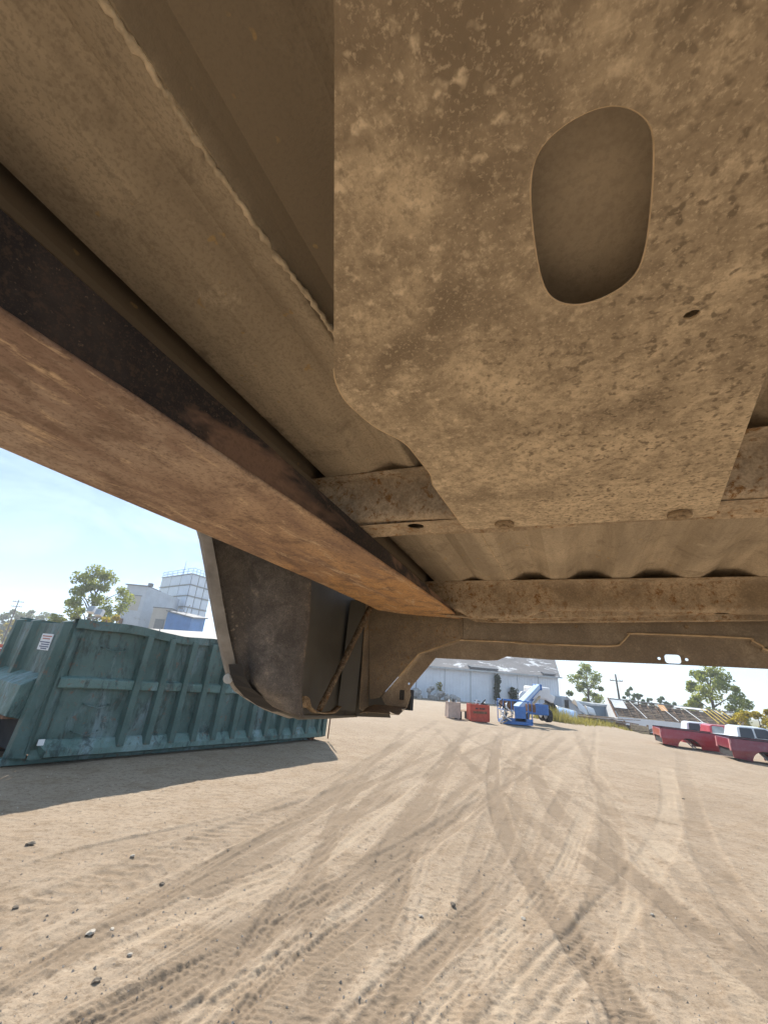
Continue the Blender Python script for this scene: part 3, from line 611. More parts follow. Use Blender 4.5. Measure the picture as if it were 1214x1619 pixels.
def side_assembly(mir):
    """outer bedside with its wheel arch, wheel liner, corner gusset and brace; mir mirrors it to the other side"""
    cxm = .20
    def X(x): return x if not mir else 2 * cxm - x
    W = -.82
    arch = [(-.60, -.05), (-.54, .06), (-.44, .25), (-.28, .40), (-.05, .46), (.20, .46), (.42, .43), (.56, .40), (.66, .365), (.693, .325), (.735, .260), (.775, .195), (.816, .130), (.858, .068), (.878, .040), (.894, .019), (.925, -.004), (.982, -.023), (1.06, -.045), (1.17, -.064)]
    outline = [(YB - .35, -.05)] + arch + [(1.30, -.060), (1.52, -.056), (1.60, -.052), (1.62, .95), (YB - .35, .95)]
    def outer(a, b, t):                             # slight tumble-under towards the bottom
        return (X(W - .0 + .03 * max(0, .15 - b) ** 1 - .02 * max(0, b - .2) + t), a, b)
    o = MB().plate(outline, [], outer, .002); side = o.build('bedside', M['bedside'], bed)
    # hem round the arch
    hem = MB(); A = [p for p in arch if p[1] > -.03 and p[0] > .2 or p[0] > .8]
    n = len(A); vs = []
    for i, (y, z) in enumerate(A):
        a = Vector(A[max(0, i - 1)]); c = Vector(A[min(n - 1, i + 1)]); d = (c - a).normalized(); nn = Vector((-d.y, d.x))   # towards the wheel is -nn
        for (dx, k) in ((-.003, -.002), (-.003, .004), (.012, .006), (.036, .0)):
            vs.append((X(W + .03 * max(0, .15 - z) + dx), y + nn.x * -k, z + nn.y * -k))
    hem.add(vs, [(i * 4 + j, i * 4 + j + 1, (i + 1) * 4 + j + 1, (i + 1) * 4 + j) for i in range(n - 1) for j in range(3)]).build('arch_hem', M['hem'], side, smooth=True)
    # wheel liner: smooth return flange, crease, then the speckled curved wall
    lipc = [(.60, .43), (.66, .365), (.693, .325), (.775, .195), (.858, .068), (.894, .019), (.915, -.006), (.95, -.020)]
    crs = [(.70, .43), (.755, .365), (.785, .295), (.816, .204), (.866, .071), (.893, .014), (.935, -.012), (1.00, -.034)]
    inn = [(.87, .43), (.90, .36), (.915, .284), (.937, .181), (.945, .056), (.955, .0), (.965, -.025), (.982, -.054)]
    lf = MB(); rows = []
    def curve(c, s):
        k = s * (len(c) - 1); i = min(int(k), len(c) - 2); f = k - i; return (c[i][0] + (c[i + 1][0] - c[i][0]) * f, c[i][1] + (c[i + 1][1] - c[i][1]) * f)
    NS = 28
    for s in range(NS + 1):
        l, c, n_ = curve(lipc, s / NS), curve(crs, s / NS), curve(inn, s / NS)
        row = [(X(W + .012), l[0] + .004, l[1]), (X(W + .03), (l[0] + c[0]) / 2 + .006, (l[1] + c[1]) / 2), (X(-.772), c[0] + .012, c[1]), (X(-.768), c[0] + .028, c[1])]
        for k in range(1, 9):
            f = k / 8; bul = .016 * math.sin(f * math.pi) * (1 if s < NS - 5 else .4)
            row.append((X(-.768 + .128 * f), c[0] + .020 * (1 - f) + (n_[0] - c[0]) * f - bul + .003 * float(vnoise(s * .9, k * .8)), c[1] + (n_[1] - c[1]) * f))
        row.append((X(-.637), n_[0] + .012, n_[1])); rows.append(row)
    w = len(rows[0]); lf.add([p for r in rows for p in r], [(i * w + j, i * w + j + 1, (i + 1) * w + j + 1, (i + 1) * w + j) for i in range(NS) for j in range(w - 1)])
    liner = lf.build('wheel_liner', M['liner'], side, smooth=True, solid=.002)
    # dark strip painted as shade between liner and bedside at the arch foot
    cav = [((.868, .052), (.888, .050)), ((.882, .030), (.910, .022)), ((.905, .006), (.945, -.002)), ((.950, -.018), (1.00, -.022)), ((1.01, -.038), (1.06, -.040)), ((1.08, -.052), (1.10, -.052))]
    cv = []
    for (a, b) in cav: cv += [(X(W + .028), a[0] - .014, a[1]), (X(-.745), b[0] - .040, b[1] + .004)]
    MB().add(cv, [(2 * i, 2 * i + 1, 2 * i + 3, 2 * i + 2) for i in range(5)]).build('cavity_shade', M['dark'], side)
    # wheelhouse roof and inner wall out of the way of the fork
    MB().extrude([(-.815, .47), (-.66, .47), (-.645, .60)], lambda a, b, t: (X(a), t, b), [YB, 0, .5, .75]).build('wheelhouse', M['liner'], side)
    MB().box((min(X(-.66), X(-.63)), YB, .58), (max(X(-.66), X(-.63)), 1.6, .95)).build('inner_wall', M['bedside'], side)
    MB().box((min(X(-.83), X(-.63)), YB - .3, .95), (max(X(-.83), X(-.63)), 1.62, .98)).build('top_rail', M['bedside'], side)
    # bottom hem inside the panel
    MB().tube([(X(W + .035), 1.0, -.030), (X(W + .05), 1.17, -.062), (X(W + .05), 1.35, -.060), (X(W + .05), 1.56, -.055)], [.006, .008, .007, .006], 8).build('bottom_hem', M['bedside'], side, smooth=True)
    # corner gusset at the end of the box
    g = MB().plate(rounded([(-.752, .385), (-.36, .385), (-.36, .236), (-.527, .176), (-.668, .012), (-.705, .004)], .008, 2), [], lambda a, b, t: (X(a), sk(a, YS) - .002 - t, b), .003)
    gus = g.build('corner_gusset', M['gusset'], bed)
    MB().plate([(-.668, .016), (-.527, .180), (-.464, .165), (-.545, .068), (-.557, .052), (-.553, .03), (-.566, -.012), (-.649, -.010)], [rounded([(-.598, .012), (-.578, .012), (-.578, .046), (-.598, .046)], .003, 2), ell(-.563, .069, .004, .004, 8)], lambda a, b, t: (X(a), sk(a, YS) + .012 + t, b), .003).build('edge_flange', M['sill'], gus)
    MB().extrude([(-.715, -.020), (-.69, -.012), (-.566, -.010)], lambda a, b, t: (X(a), sk(a, YS) + .014 - t, b - .34 * t), [0, .03, .075]).build('foot_flange', M['gusset'], gus, solid=.002)
    MB().box((min(X(-.655), X(-.562)), YS + .022, -.02), (max(X(-.655), X(-.562)), YS + .05, .050)).build('dark_backing', M['dark'], gus)  # dark backing added behind the slot so it reads as shaded
    MB().plate([(-.825, .385), (-.70, .385), (-.655, .02), (-.628, -.050), (-.825, -.062)], [], lambda a, b, t: (X(a), sk(a, YS) + .018 + t, b), .003).build('closing_panel', M['bedside'], gus)
    # upright between the gusset and the bedside
    up = MB().plate([(0, .36), (.05, .36), (.06, .0), (.045, -.045), (.0, -.03)], [], lambda a, b, t: (X(-.752 + .12 * max(0, .12 - b) + t + a * .25), 1.50 + a, b), .003)
    up.build('upright_flange', M['hem'] if False else M['gusset'], gus)
    MB().grid(lambda u, v: (X(-.80 + .05 * u), 1.46 + .045 * u, .36 - .40 * v), 3, 6).build('rear_return', M['bedside'], side, solid=.002)
    # brace rod with its strap and washer
    rr = random.Random(5); pts = [Vector((-.70, 1.45, .338)).lerp(Vector((-.765, 1.275, -.043)), i / 16) for i in range(17)]
    if not mir:
        MB().tube([(p.x, p.y, p.z) for p in pts], [.0108 + rr.uniform(-.0014, .0014) for _ in pts], 10).build('brace_rod', M['rod'], bed, smooth=True)
        st = MB().extrude([(0, -.010), (.0, .012)], lambda a, b, t: (t[0] + b, t[1], t[2]), [(-.765, 1.19, -.012), (-.763, 1.205, -.034), (-.762, 1.24, -.048), (-.762, 1.30, -.050), (-.763, 1.36, -.046), (-.765, 1.40, -.028)])
        strap = st.build('strap', M['bolt'], bed, smooth=True, solid=.004)
        MB().disc((-.750, 1.160, -.020), (.7, -.8, 0), .0165, .006, 22).disc((-.747, 1.156, -.020), (.7, -.8, 0), .006, .008, 8).build('washer', M['bolt'], bed, bevel=.001)
        MB().disc((-.806, .880, .020), (.7, -.72, 0), .0125, .005, 20).disc((-.803, .877, .020), (.7, -.72, 0), .006, .006, 8).build('washer', M['washer'], bed, bevel=.001)
side_assembly(False); side_assembly(True)

# ------------------------------------------------------------------ the fork carrying it
fork = thing('forklift_fork', 'long rusty steel lifting fork under the truck bed, black along its side', 'fork', mat=BEDM.copy())
def fork_bot(y): return lerp_pts([(-.9, .205), (.08, .233), (.18, .241), (.34, .249), (.48, .257), (.65, .266), (.98, .282), (1.3, .2935), (1.52, .3005)], y)
def yend(u): return 1.515 - .125 * u - .05 * max(0, u - .75) / .25
nu, nv = 12, 40; fb = MB()
def fp(u, v):
    y = -.9 + (yend(u) + .9) * v; x = -.362 - .258 * u + .0015 * float(vnoise(y * 9, u * 3))
    return (x, y, fork_bot(y) + .0012 * float(vnoise(y * 12, u * 9 + 4)))
fb.grid(fp, nu, nv).build('underside', M['fork_bottom'], fork)
ft = .3098
MB().grid(lambda u, v: (fp(0, u)[0], fp(0, u)[1], fp(0, u)[2] * (1 - v) + ft * v), nv, 2).build('inner_side', M['fork_side'], fork)
MB().grid(lambda u, v: (fp(1, u)[0], fp(1, u)[1], fp(1, u)[2] * (1 - v) + ft * v), nv, 2).build('outer_side', M['fork_side'], fork)
MB().grid(lambda u, v: (fp(u, v)[0], fp(u, v)[1], ft), nu, nv).build('upper_face', M['fork_side'], fork)
MB().grid(lambda u, v: (fp(u, 1)[0], fp(u, 1)[1], fp(u, 1)[2] * (1 - v) + ft * v), nu, 1).build('tip', M['fork_bottom'], fork)
# worn arris along the lower inner edge
MB().tube([(fp(0, i / 60)[0] + .0005, fp(0, i / 60)[1], fp(0, i / 60)[2] + .001) for i in range(61)], .0035, 8).build('worn_edge', M['fork_bottom'], fork, smooth=True)
# ------------------------------------------------------------------ green roll-off container
pA = gp(40, 1200, .1) - GN * .1
dump = thing('roll_off_container', 'long dented green steel roll-off container throwing a shadow on the dirt', 'dumpster', mat=on_slope(pA, (.565, .824, -.027)))
DL, DW, DT = 6.55, 2.42, 2.06
def dent(x, z, k=1.0): return k * (.045 * float(vnoise(x * 1.3 + 5, z * 1.7)) + .02 * float(vnoise(x * 4, z * 4 + 9)))
near = MB().grid(lambda u, v: (.16 + (DL - .16) * u, dent(u * DL, .2 + 1.8 * v) + (.10 * (1 - min(1, u * DL / .35))) * 0, .22 + 1.80 * v), 70, 18)
near.grid(lambda u, v: (.16 - .16 * u, -.06 * u, .22 + 1.80 * v), 2, 8)
near.build('side_wall', M['green'], dump, smooth=True, solid=.006)
MB().grid(lambda u, v: (DL * u, DW + .01, .1 + 1.95 * v), 20, 6).build('side_wall', M['green'], dump, solid=.006)
MB().box((.02, .0, .10), (DL, DW, .14)).build('floor_plate', M['rust'], dump)
br = MB().extrude([(.0, .34), (-.03, .325), (-.095, .22), (-.105, .20), (-.105, .115), (-.02, .085), (.3, .085)], lambda a, b, t: (t, a + .012 * float(vnoise(t * 2, 3)), b + .010 * float(vnoise(t * 1.7, 8))), [.18 + (DL - .18) * i / 60 for i in range(61)])
br.add([(.18, 0, .34), (.18, -.03, .325), (.18, -.095, .22), (.18, -.105, .20), (.18, -.105, .115), (.18, -.02, .085), (.02, 0, .085), (.02, 0, .34)], [tuple(range(8))])
br.build('bottom_rail', M['green_rail'], dump)
def toprail(u, v):
    x = DL * u; s = .035 * float(vnoise(x * 1.1, 2)) + .02 * float(vnoise(x * 3.1, 7)) - .03 * math.exp(-((x - 1.75) / .5) ** 2) + .02 * math.exp(-((x - .9) / .4) ** 2)
    ang = 2 * math.pi * v; px_, pz_ = ((-.10, .07), (-.10, -.07), (.035, -.07), (.035, .07), (-.10, .07))[min(4, int(round(v * 4)))]
    return (x, px_ + .03 * float(vnoise(x * 2, 5)), DT - .04 + pz_ + s)
MB().grid(toprail, 80, 4).build('top_rail', M['green'], dump)
MB().box((0, DW - .03, DT - .08), (DL, DW + .07, DT + .02)).build('top_rail', M['green'], dump)
# ribs, and the waist rail cut between them
rib = MB(); rib.add([(-.075, .02, .24), (-.055, -.125, .20), (.055, -.125, .20), (.075, .02, .24), (-.075, .02, 2.0), (-.055, -.115, 1.98), (.055, -.115, 1.98), (.075, .02, 2.0)],
    [(0, 1, 5, 4), (1, 2, 6, 5), (2, 3, 7, 6), (4, 5, 6, 7), (0, 3, 2, 1)])
ribs_x = [1.24 + .4555 * i for i in range(12)]
rib_o = rib.build('rib', M['green'], dump, bevel=.008); rib_o.location = (ribs_x[0], 0, 0)
for x in ribs_x[1:]: share(rib_o, dump, (x, rnd.uniform(-.01, .01), 0), (0, rnd.uniform(-.012, .012), rnd.uniform(-.04, .04)))
def waist(x0, x1):
    w = MB().extrude([(.01, 1.235), (-.075, 1.205), (-.085, 1.19), (-.085, 1.07), (-.07, 1.055), (.01, 1.05)], lambda a, b, t: (t, a + dent(t, 1.1, .5), b + .012 * float(vnoise(t * 3, 1))), [x0 + (x1 - x0) * i / 6 for i in range(7)])
    w.build('waist_rail', M['green_rail'], dump)
waist(.05, ribs_x[0] - .06)
for a, b in zip(ribs_x, ribs_x[1:]): waist(a + .06, b - .06)
# grab handles
for hx, hz in ((.50, 1.70), (.52, .83), (.47, .44)):
    MB().tube([(hx, .0, hz), (hx + .02, -.07, hz - .01), (hx + .20, -.085, hz - .055), (hx + .36, -.075, hz - .02), (hx + .39, .0, hz)], .010, 6).build('handle', M['green'], dump, smooth=True)
MB().box((.05, -.10, .28), (.13, -.085, .36)).build('reflector', M['white'], dump)
# front end: corner post, two channels, recessed panel, stepped lower box and a dark sheet for the shade of the pocket under it
MB().box((-.03, -.02, .16), (.02, DW, 2.0)).build('front_wall', M['green'], dump)
fr = MB(); fr.add([(-.20, .06, .10), (-.20, .24, .10), (.0, .30, .10), (.0, .0, .10), (-.11, .10, 2.02), (-.11, .22, 2.02), (.0, .30, 2.05), (.0, .0, 2.05)], [(0, 1, 5, 4), (1, 2, 6, 5), (3, 0, 4, 7), (4, 5, 6, 7), (0, 3, 2, 1)])
ch = fr.build('front_channel', M['green'], dump, bevel=.01); share(ch, dump, (0, 1.30, 0)); share(ch, dump, (0, 2.1, 0))
st = MB()
st.add([(-.02, .28, 1.22), (-.30, .28, 1.05), (-.34, .28, .62), (-.03, .28, .56), (-.02, DW, 1.22), (-.30, DW, 1.05), (-.34, DW, .62), (-.03, DW, .56)], [(0, 1, 5, 4), (1, 2, 6, 5), (2, 3, 7, 6), (0, 3, 2, 1), (4, 5, 6, 7)])
st.build('front_step', M['green_rail'], dump, bevel=.012)
MB().box((-.36, .30, .585), (-.05, DW - .02, .625)).build('step_edge', M['rust'], dump)
MB().box((-.045, .30, .12), (-.032, DW - .1, .56)).build('pocket_shade', M['dark'], dump)
for y in (.12, 1.3, 2.2): MB().box((-.36, y, .0), (6.3, y + .12, .10)).build('skid', M['green_rail'] if y < .2 else M['rust'], dump, bevel=.01)
MB().tube([(-.33, .14, .06), (-.33, DW, .06)], .05, 10).build('nose_bar', M['rust'], dump)
sg = MB().box((-.045, .52, 1.56), (-.035, .98, 1.82)).build('placard', M['placard'], dump)
for z, y0, y1, mm in ((1.78, .55, .93, 'red_ink'), (1.74, .6, .9, 'red_ink'), (1.685, .55, .95, 'ink'), (1.65, .55, .88, 'ink'), (1.615, .55, .92, 'ink'), (1.585, .6, .84, 'ink')):
    MB().box((-.0475, y0, z - .009), (-.0455, y1, z + .009)).build('print_line', M[mm], sg)
# rear: door frame, post, latch rod, rollers
MB().box((DL - .02, -.05, .14), (DL + .08, DW + .05, DT - .02)).build('rear_door', M['green'], dump, bevel=.01)
MB().box((DL - .16, -.13, .12), (DL - .02, .02, DT - .05)).build('rear_post', M['green'], dump, bevel=.01)
MB().tube([(DL + .10, -.12, .05), (DL + .10, -.12, 1.4)], .018, 6).tube([(DL - .7, -.14, .62), (DL + .14, -.14, .62)], .02, 6).build('latch_rod', M['rust'], dump)
whl = MB().disc((0, 0, 0), (0, 1, 0), .125, .20, 20).disc((0, -.02, 0), (0, 1, 0), .05, .20, 12)
wo = whl.build('roller', M['rust'], dump, bevel=.01); wo.location = (6.22, .16, .115); share(wo, dump, (6.22, 2.2, .115)); share(wo, dump, (.9, 1.25, .115))

# ------------------------------------------------------------------ trees and plants
def leaf_mesh(name, centers, radii, n, size, mat, parent, seed, squash=.8, up=.0):
    r = np.random.RandomState(seed); k = r.randint(0, len(centers), n)
    d = r.normal(size=(n, 3)); d /= np.linalg.norm(d, axis=1)[:, None]; d[:, 2] *= squash
    rr = r.rand(n) ** .45
    P = np.array(centers)[k] + d * (np.array(radii)[k] * rr)[:, None]
    a = r.normal(size=(n, 3)); a /= np.linalg.norm(a, axis=1)[:, None]; b = np.cross(a, r.normal(size=(n, 3))); b /= np.linalg.norm(b, axis=1)[:, None]
    s = size * (.6 + .8 * r.rand(n))[:, None]; a *= s; b *= s * .7
    V = np.stack([P - a, P - b * .8, P + a, P + b * .8], 1).reshape(-1, 3); Fc = np.arange(n * 4).reshape(-1, 4)
    me = bpy.data.meshes.new(name); me.from_pydata(V.tolist(), [], Fc.tolist()); me.materials.append(mat)
    o = bpy.data.objects.new(name, me); C.objects.link(o); o.parent = parent; return o
def tree(name, label, base, h, w, mat, seed, n=3500, leaf=.22, trunk=.22, low=.28, group=None, cat='tree', clumps=26, shape=1.0):
    r = random.Random(seed); t = thing(name, label, cat, base, 0, group)
    tr = MB(); lean = r.uniform(-.04, .04) * h
    top = (lean, r.uniform(-.3, .3), h * .8)
    tr.tube([(0, 0, -.4), (lean * .1, 0, h * .12), (lean * .4, 0, h * .38), (lean * .8, 0, h * .6), top], [trunk * 1.25, trunk, trunk * .8, trunk * .5, trunk * .15], 8)
    cs = []; rs = []
    for i in range(clumps):
        f = (i + .5) / clumps; zz = low + (1 - low) * f
        prof = math.sin(math.pi * min(1, (f * .86 + .12))) ** .7 * shape + .12
        ang = i * 2.39996 + r.uniform(-.5, .5); rad = w / 2 * prof * r.uniform(.35, .95)
        c = (lean * zz + rad * math.cos(ang), rad * math.sin(ang), h * zz * r.uniform(.95, 1.03)); cs.append(c); rs.append(w * r.uniform(.07, .17))
        if i % 2 == 0: tr.tube([(lean * zz * .6, 0, h * max(.1, zz - .22)), ((c[0]) * .5 + lean * zz * .2, c[1] * .5, h * (zz - .09)), c], [trunk * .38, trunk * .22, trunk * .05], 5, cap=False)
    tr.build('trunk', M['pole'], t, smooth=True)
    leaf_mesh('crown', cs, rs, n, leaf, mat, t, seed); return t
def ground_at(px, py, Y): p = at(px, py, Y); return (p.x, p.y, GZ(p.x, p.y))
tree('broadleaf_tree', 'tall yellowing green tree rising behind the green container', ground_at(128, 1025, 62), 12.3, 8.6, M['leaf_green'], 21, 8500, .19, .34, .22, clumps=34, shape=.95)
tree('broadleaf_tree', 'slender airy green tree beside the blue low shed, left of the wooden cross pole', ground_at(931, 1118, 75), 8.6, 6.2, M['leaf_green'], 5, 5200, .16, .22, .15, clumps=26, shape=.9)
tree('broadleaf_tree', 'full green tree behind the right end of the stripped roof', ground_at(1132, 1142, 65), 9.4, 8.6, M['leaf_green'], 9, 8500, .18, .28, .16, clumps=32, shape=1.0)
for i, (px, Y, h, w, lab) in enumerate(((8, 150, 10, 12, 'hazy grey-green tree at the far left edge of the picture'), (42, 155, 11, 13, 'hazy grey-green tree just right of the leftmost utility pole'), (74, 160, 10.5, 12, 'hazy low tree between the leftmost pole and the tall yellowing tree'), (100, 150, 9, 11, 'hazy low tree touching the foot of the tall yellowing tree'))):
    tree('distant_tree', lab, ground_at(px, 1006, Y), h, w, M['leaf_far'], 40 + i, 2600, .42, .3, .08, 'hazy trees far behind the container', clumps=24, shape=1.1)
tree('yellow_shrub', 'bright yellow autumn shrub near the foot of the leftmost pole', ground_at(13, 1012, 125), 6.2, 5.0, M['leaf_yellow'], 60, 1200, .32, .12, .05, cat='shrub', clumps=16)
tree('yellow_shrub', 'yellow-green shrub showing under the tall tree above the container', ground_at(165, 1020, 58), 5.6, 4.5, M['leaf_yellow'], 61, 1100, .22, .1, .1, cat='shrub', clumps=14)
for i, (px, Y, h, lab) in enumerate(((995, 95, 6.4, 'small treetop just right of the wooden cross pole over the stripped roof'), (1010, 96, 5.6, 'second small treetop from the wooden cross pole over the roof ridge'), (1027, 98, 5.0, 'third small treetop over the roof ridge, a narrow one'), (1044, 97, 5.4, 'broad low treetop midway along the roof ridge'), (1062, 98, 4.4, 'lowest treetop on the ridge, nearest the full green tree'))):
    tree('distant_tree', lab, ground_at(px, 1112, Y), h, 3.6 if i != 2 else 2.6, M['leaf_dark'], 70 + i, 900, .26, .15, .1, 'treetops over the stripped roof', clumps=14)
tree('autumn_bush', 'yellowing bush at the right edge behind the white truck', ground_at(1205, 1160, 42), 3.4, 4.4, M['leaf_yellow'], 80, 2600, .16, .1, .05, cat='shrub', clumps=22, shape=1.1)

# ------------------------------------------------------------------ utility poles
def pole(label, base, h, arms, lean=0., transformer=False, name='utility_pole', r=.15):
    t = thing(name, label, 'utility pole', base)
    MB().tube([(0, 0, -.3), (lean * .5, 0, h * .5), (lean, 0, h)], [r, r * .85, r * .6], 8).build('shaft', M['pole'], t, smooth=True)
    for z, wd, ang in arms:
        a = MB().beam((-wd / 2 * math.cos(ang) + lean * z / h, -wd / 2 * math.sin(ang), z), (wd / 2 * math.cos(ang) + lean * z / h, wd / 2 * math.sin(ang), z), .12, .14).build('crossarm', M['pole'], t)
        for k in (-.46, -.28, .28, .46): MB().tube([(wd * k * math.cos(ang) + lean * z / h, wd * k * math.sin(ang), z + .05), (wd * k * math.cos(ang) + lean * z / h, wd * k * math.sin(ang), z + .28)], .05, 6).build('insulator', M['steel'], a)
    if transformer:
        for dx, z, mm in ((-.55, h * .62, 'steel'), (.75, h * .56, 'rust')):
            MB().tube([(dx, -.1, z), (dx, -.1, z + .9)], .32, 12).box((min(0, dx), -.05, z + .5), (max(0, dx), .05, z + .6)).build('transformer', M[mm], t)
    return t
b0 = ground_at(4, 1018, 110); pole('thin utility pole with two crossarms at the far left of the picture', b0, at(30, 948, 110).z - b0[2], ((10.4, 2.6, .2), (9.2, 2.4, .2)), r=.17)
b1 = ground_at(171, 1030, 80); pole('utility pole with transformers between the tall tree and the grey building', b1, at(192, 944, 80).z - b1[2], ((10.4, 2.6, .1), (8.9, 2.2, .1)), transformer=True)
b2 = ground_at(981, 1110, 72); pole('weathered wooden pole with one crossarm like a cross, behind the stripped roof', b2, at(974, 1066, 72).z - b2[2], ((5.6 + 1.0, 2.2, .1),), lean=-.35, r=.2)
# twin floodlight on a mast behind the container
bf = ground_at(122, 1060, 21); hf = at(125, 962, 21).z - bf[2]
fl_ = thing('floodlight_mast', 'mast with two pale floodlight heads poking up behind the container', 'floodlight', bf)
MB().tube([(0, 0, -.1), (0, 0, hf - .3)], .05, 8).beam((-.35, 0, hf - .4), (.35, 0, hf - .35), .06, .06).build('mast', M['steel'], fl_)
for dx, tz in ((-.20, .02), (.22, -.10)):
    hd = MB().box((dx - .17, -.12, hf - .2 + tz), (dx + .17, .12, hf + .12 + tz), rot=Matrix.Rotation(-.35, 3, 'X')).build('lamp_head', M['white'], fl_, bevel=.02)
    MB().box((dx - .14, -.135, hf - .17 + tz), (dx + .14, -.125, hf + .09 + tz), rot=Matrix.Rotation(-.35, 3, 'X'), piv=(dx, 0, hf - .04 + tz)).build('lens', M['galv'], hd)

# ------------------------------------------------------------------ buildings beyond the container
def frame2(p, xd): x = Vector((xd[0], xd[1], 0)).normalized(); return math.atan2(x.y, x.x)
# low shed with a pale metal roof
P0 = at(176, 990, 47); P1 = at(352, 1000, 44)
sh = thing('low_shed', 'long low shed with a bright pale metal roof just behind the container', 'shed', (P0.x, P0.y, GZ(P0.x, P0.y)), frame2(P0, (P1.x - P0.x, P1.y - P0.y)))
Ls = (P1 - P0).length + 9; zr = P0.z - GZ(P0.x, P0.y); 
for i in range(12):
    x0 = Ls * i / 12; x1 = Ls * (i + 1) / 12 - .02
    MB().add([(x0, -7.5, zr - 1.9), (x1, -7.5, zr - 1.9), (x1, .0, zr), (x0, .0, zr), (x0, -7.5, zr - 1.95), (x1, -7.5, zr - 1.95), (x1, 0, zr - .05), (x0, 0, zr - .05)], [(0, 1, 2, 3), (4, 7, 6, 5), (0, 4, 5, 1), (1, 5, 6, 2), (3, 2, 6, 7), (0, 3, 7, 4)]).build('roof_sheet', M['beige'], sh)
MB().box((0, -7.3, -.3), (Ls, -7.1, zr - 1.96)).box((0, -7.1, -.3), (.2, -.1, zr - 1.96)).box((0, -.25, -.3), (Ls, -.1, zr - .1)).build('wall', M['white_wall'], sh)
MB().tube([(2.2, -3, zr - .8), (2.2, -3, zr + .35)], .06, 8).build('vent_pipe', M['rust'], sh)
MB().tube([(8.6, -3, zr - .8), (8.6, -3, zr - .1)], .05, 8).build('vent_pipe', M['steel'], sh)
# grey concrete block building with a beige lower bay
def zt(px, py, Y): return at(px, py, Y).z
Yg = 80.0; g0 = at(177, 1012, Yg); gb = thing('grey_building', 'plain grey concrete block building with one blind upper window', 'building', (g0.x, g0.y, GZ(g0.x, g0.y)), .10)
hg = zt(206, 925, Yg) - GZ(g0.x, g0.y); wg = at(236, 929, Yg).x - at(206, 925, Yg).x
MB().box((0, 0, -.5), (wg, 6, hg)).build('wall', M['concrete'], gb)
MB().add([(wg, .02, -.5), (wg + 3.4, 3.4, -.5), (wg + 3.4, 3.4, hg - .9), (wg, .02, hg - .05), (wg, 6, -.5), (wg + 3.4, 8.4, -.5), (wg + 3.4, 8.4, hg - .9), (wg, 6, hg - .05)], [(0, 1, 2, 3), (1, 5, 6, 2), (3, 2, 6, 7), (4, 7, 6, 5)]).build('side_wing', M['blue_grey'] if False else M['concrete'], gb)
MB().box((-.35, -.3, hg), (wg + .1, 6.2, hg + .18)).box((wg - .2, .2, hg + .15), (wg + .5, 1.0, hg + .75)).build('roof', M['seam_dark'], gb)
wn = MB().box((1.3, -.06, hg - 4.6), (3.0, .02, hg - 1.9)).build('window', M['beige'], gb)
MB().box((1.18, -.09, hg - 4.72), (1.30, .0, hg - 1.8)).box((1.18, -.09, hg - 1.9), (3.12, .0, hg - 1.78)).build('frame', M['seam_dark'], wn)
g1 = at(229, 1014, Yg - 3); hb = zt(236, 960, Yg - 3) - GZ(g1.x, g1.y); wb = at(259, 963, Yg - 3).x - at(232, 960, Yg - 3).x
bb = thing('beige_annex', 'beige annex with a dark roller door in front of the grey building', 'building', (g1.x, g1.y, GZ(g1.x, g1.y)), .1)
MB().box((0, 0, -.5), (wb, 3.0, hb)).build('wall', M['beige'], bb)
MB().box((-.1, -.12, hb), (wb + .1, 3.0, hb + .12)).build('roof', M['seam_dark'], bb)
MB().box((.85, -.06, .2), (wb - .7, .02, hb - 1.9)).build('door', M['door_grey'], bb)
g2 = at(253, 1018, Yg - 3.2); ha = zt(260, 966, Yg - 3.2) - GZ(g2.x, g2.y); wa = 4.7
ba = thing('blue_annex', 'bright blue clad lean-to joined to the beige annex', 'building', (g2.x, g2.y, GZ(g2.x, g2.y)), -.10)
MB().add([(0, 0, -.5), (wa, 0, -.5), (wa, 0, ha - .9), (0, 0, ha), (0, 5, -.5), (wa, 5, -.5), (wa, 5, ha - .4), (0, 5, ha + .5)], [(0, 1, 2, 3), (1, 5, 6, 2), (4, 7, 6, 5), (0, 3, 7, 4), (3, 2, 6, 7)]).build('wall', M['blue_wall'], ba)
MB().add([(-.2, -.35, ha - .02), (wa + .5, -.35, ha - .98), (wa + .5, 5, ha - .5), (-.2, 5, ha + .46), (-.2, -.35, ha + .16), (wa + .5, -.35, ha - .78), (wa + .5, 5, ha - .3), (-.2, 5, ha + .66)], [(0, 1, 2, 3), (4, 7, 6, 5), (0, 4, 5, 1), (1, 5, 6, 2), (3, 2, 6, 7), (0, 3, 7, 4)]).build('roof', M['seam_dark'], ba)
MB().box((1.9, -.05, .5), (2.5, .02, 2.0)).build('door', M['seam_dark'], ba)
MB().tube([(1.2, .8, ha), (1.3, .8, ha + .8), (2.2, .8, ha + .7)], .09, 6).tube([(2.8, 1.2, ha - .2), (2.9, 1.2, ha + .9), (3.2, 1.2, ha + 1.5)], .07, 6).build('pipe', M['steel'], ba)
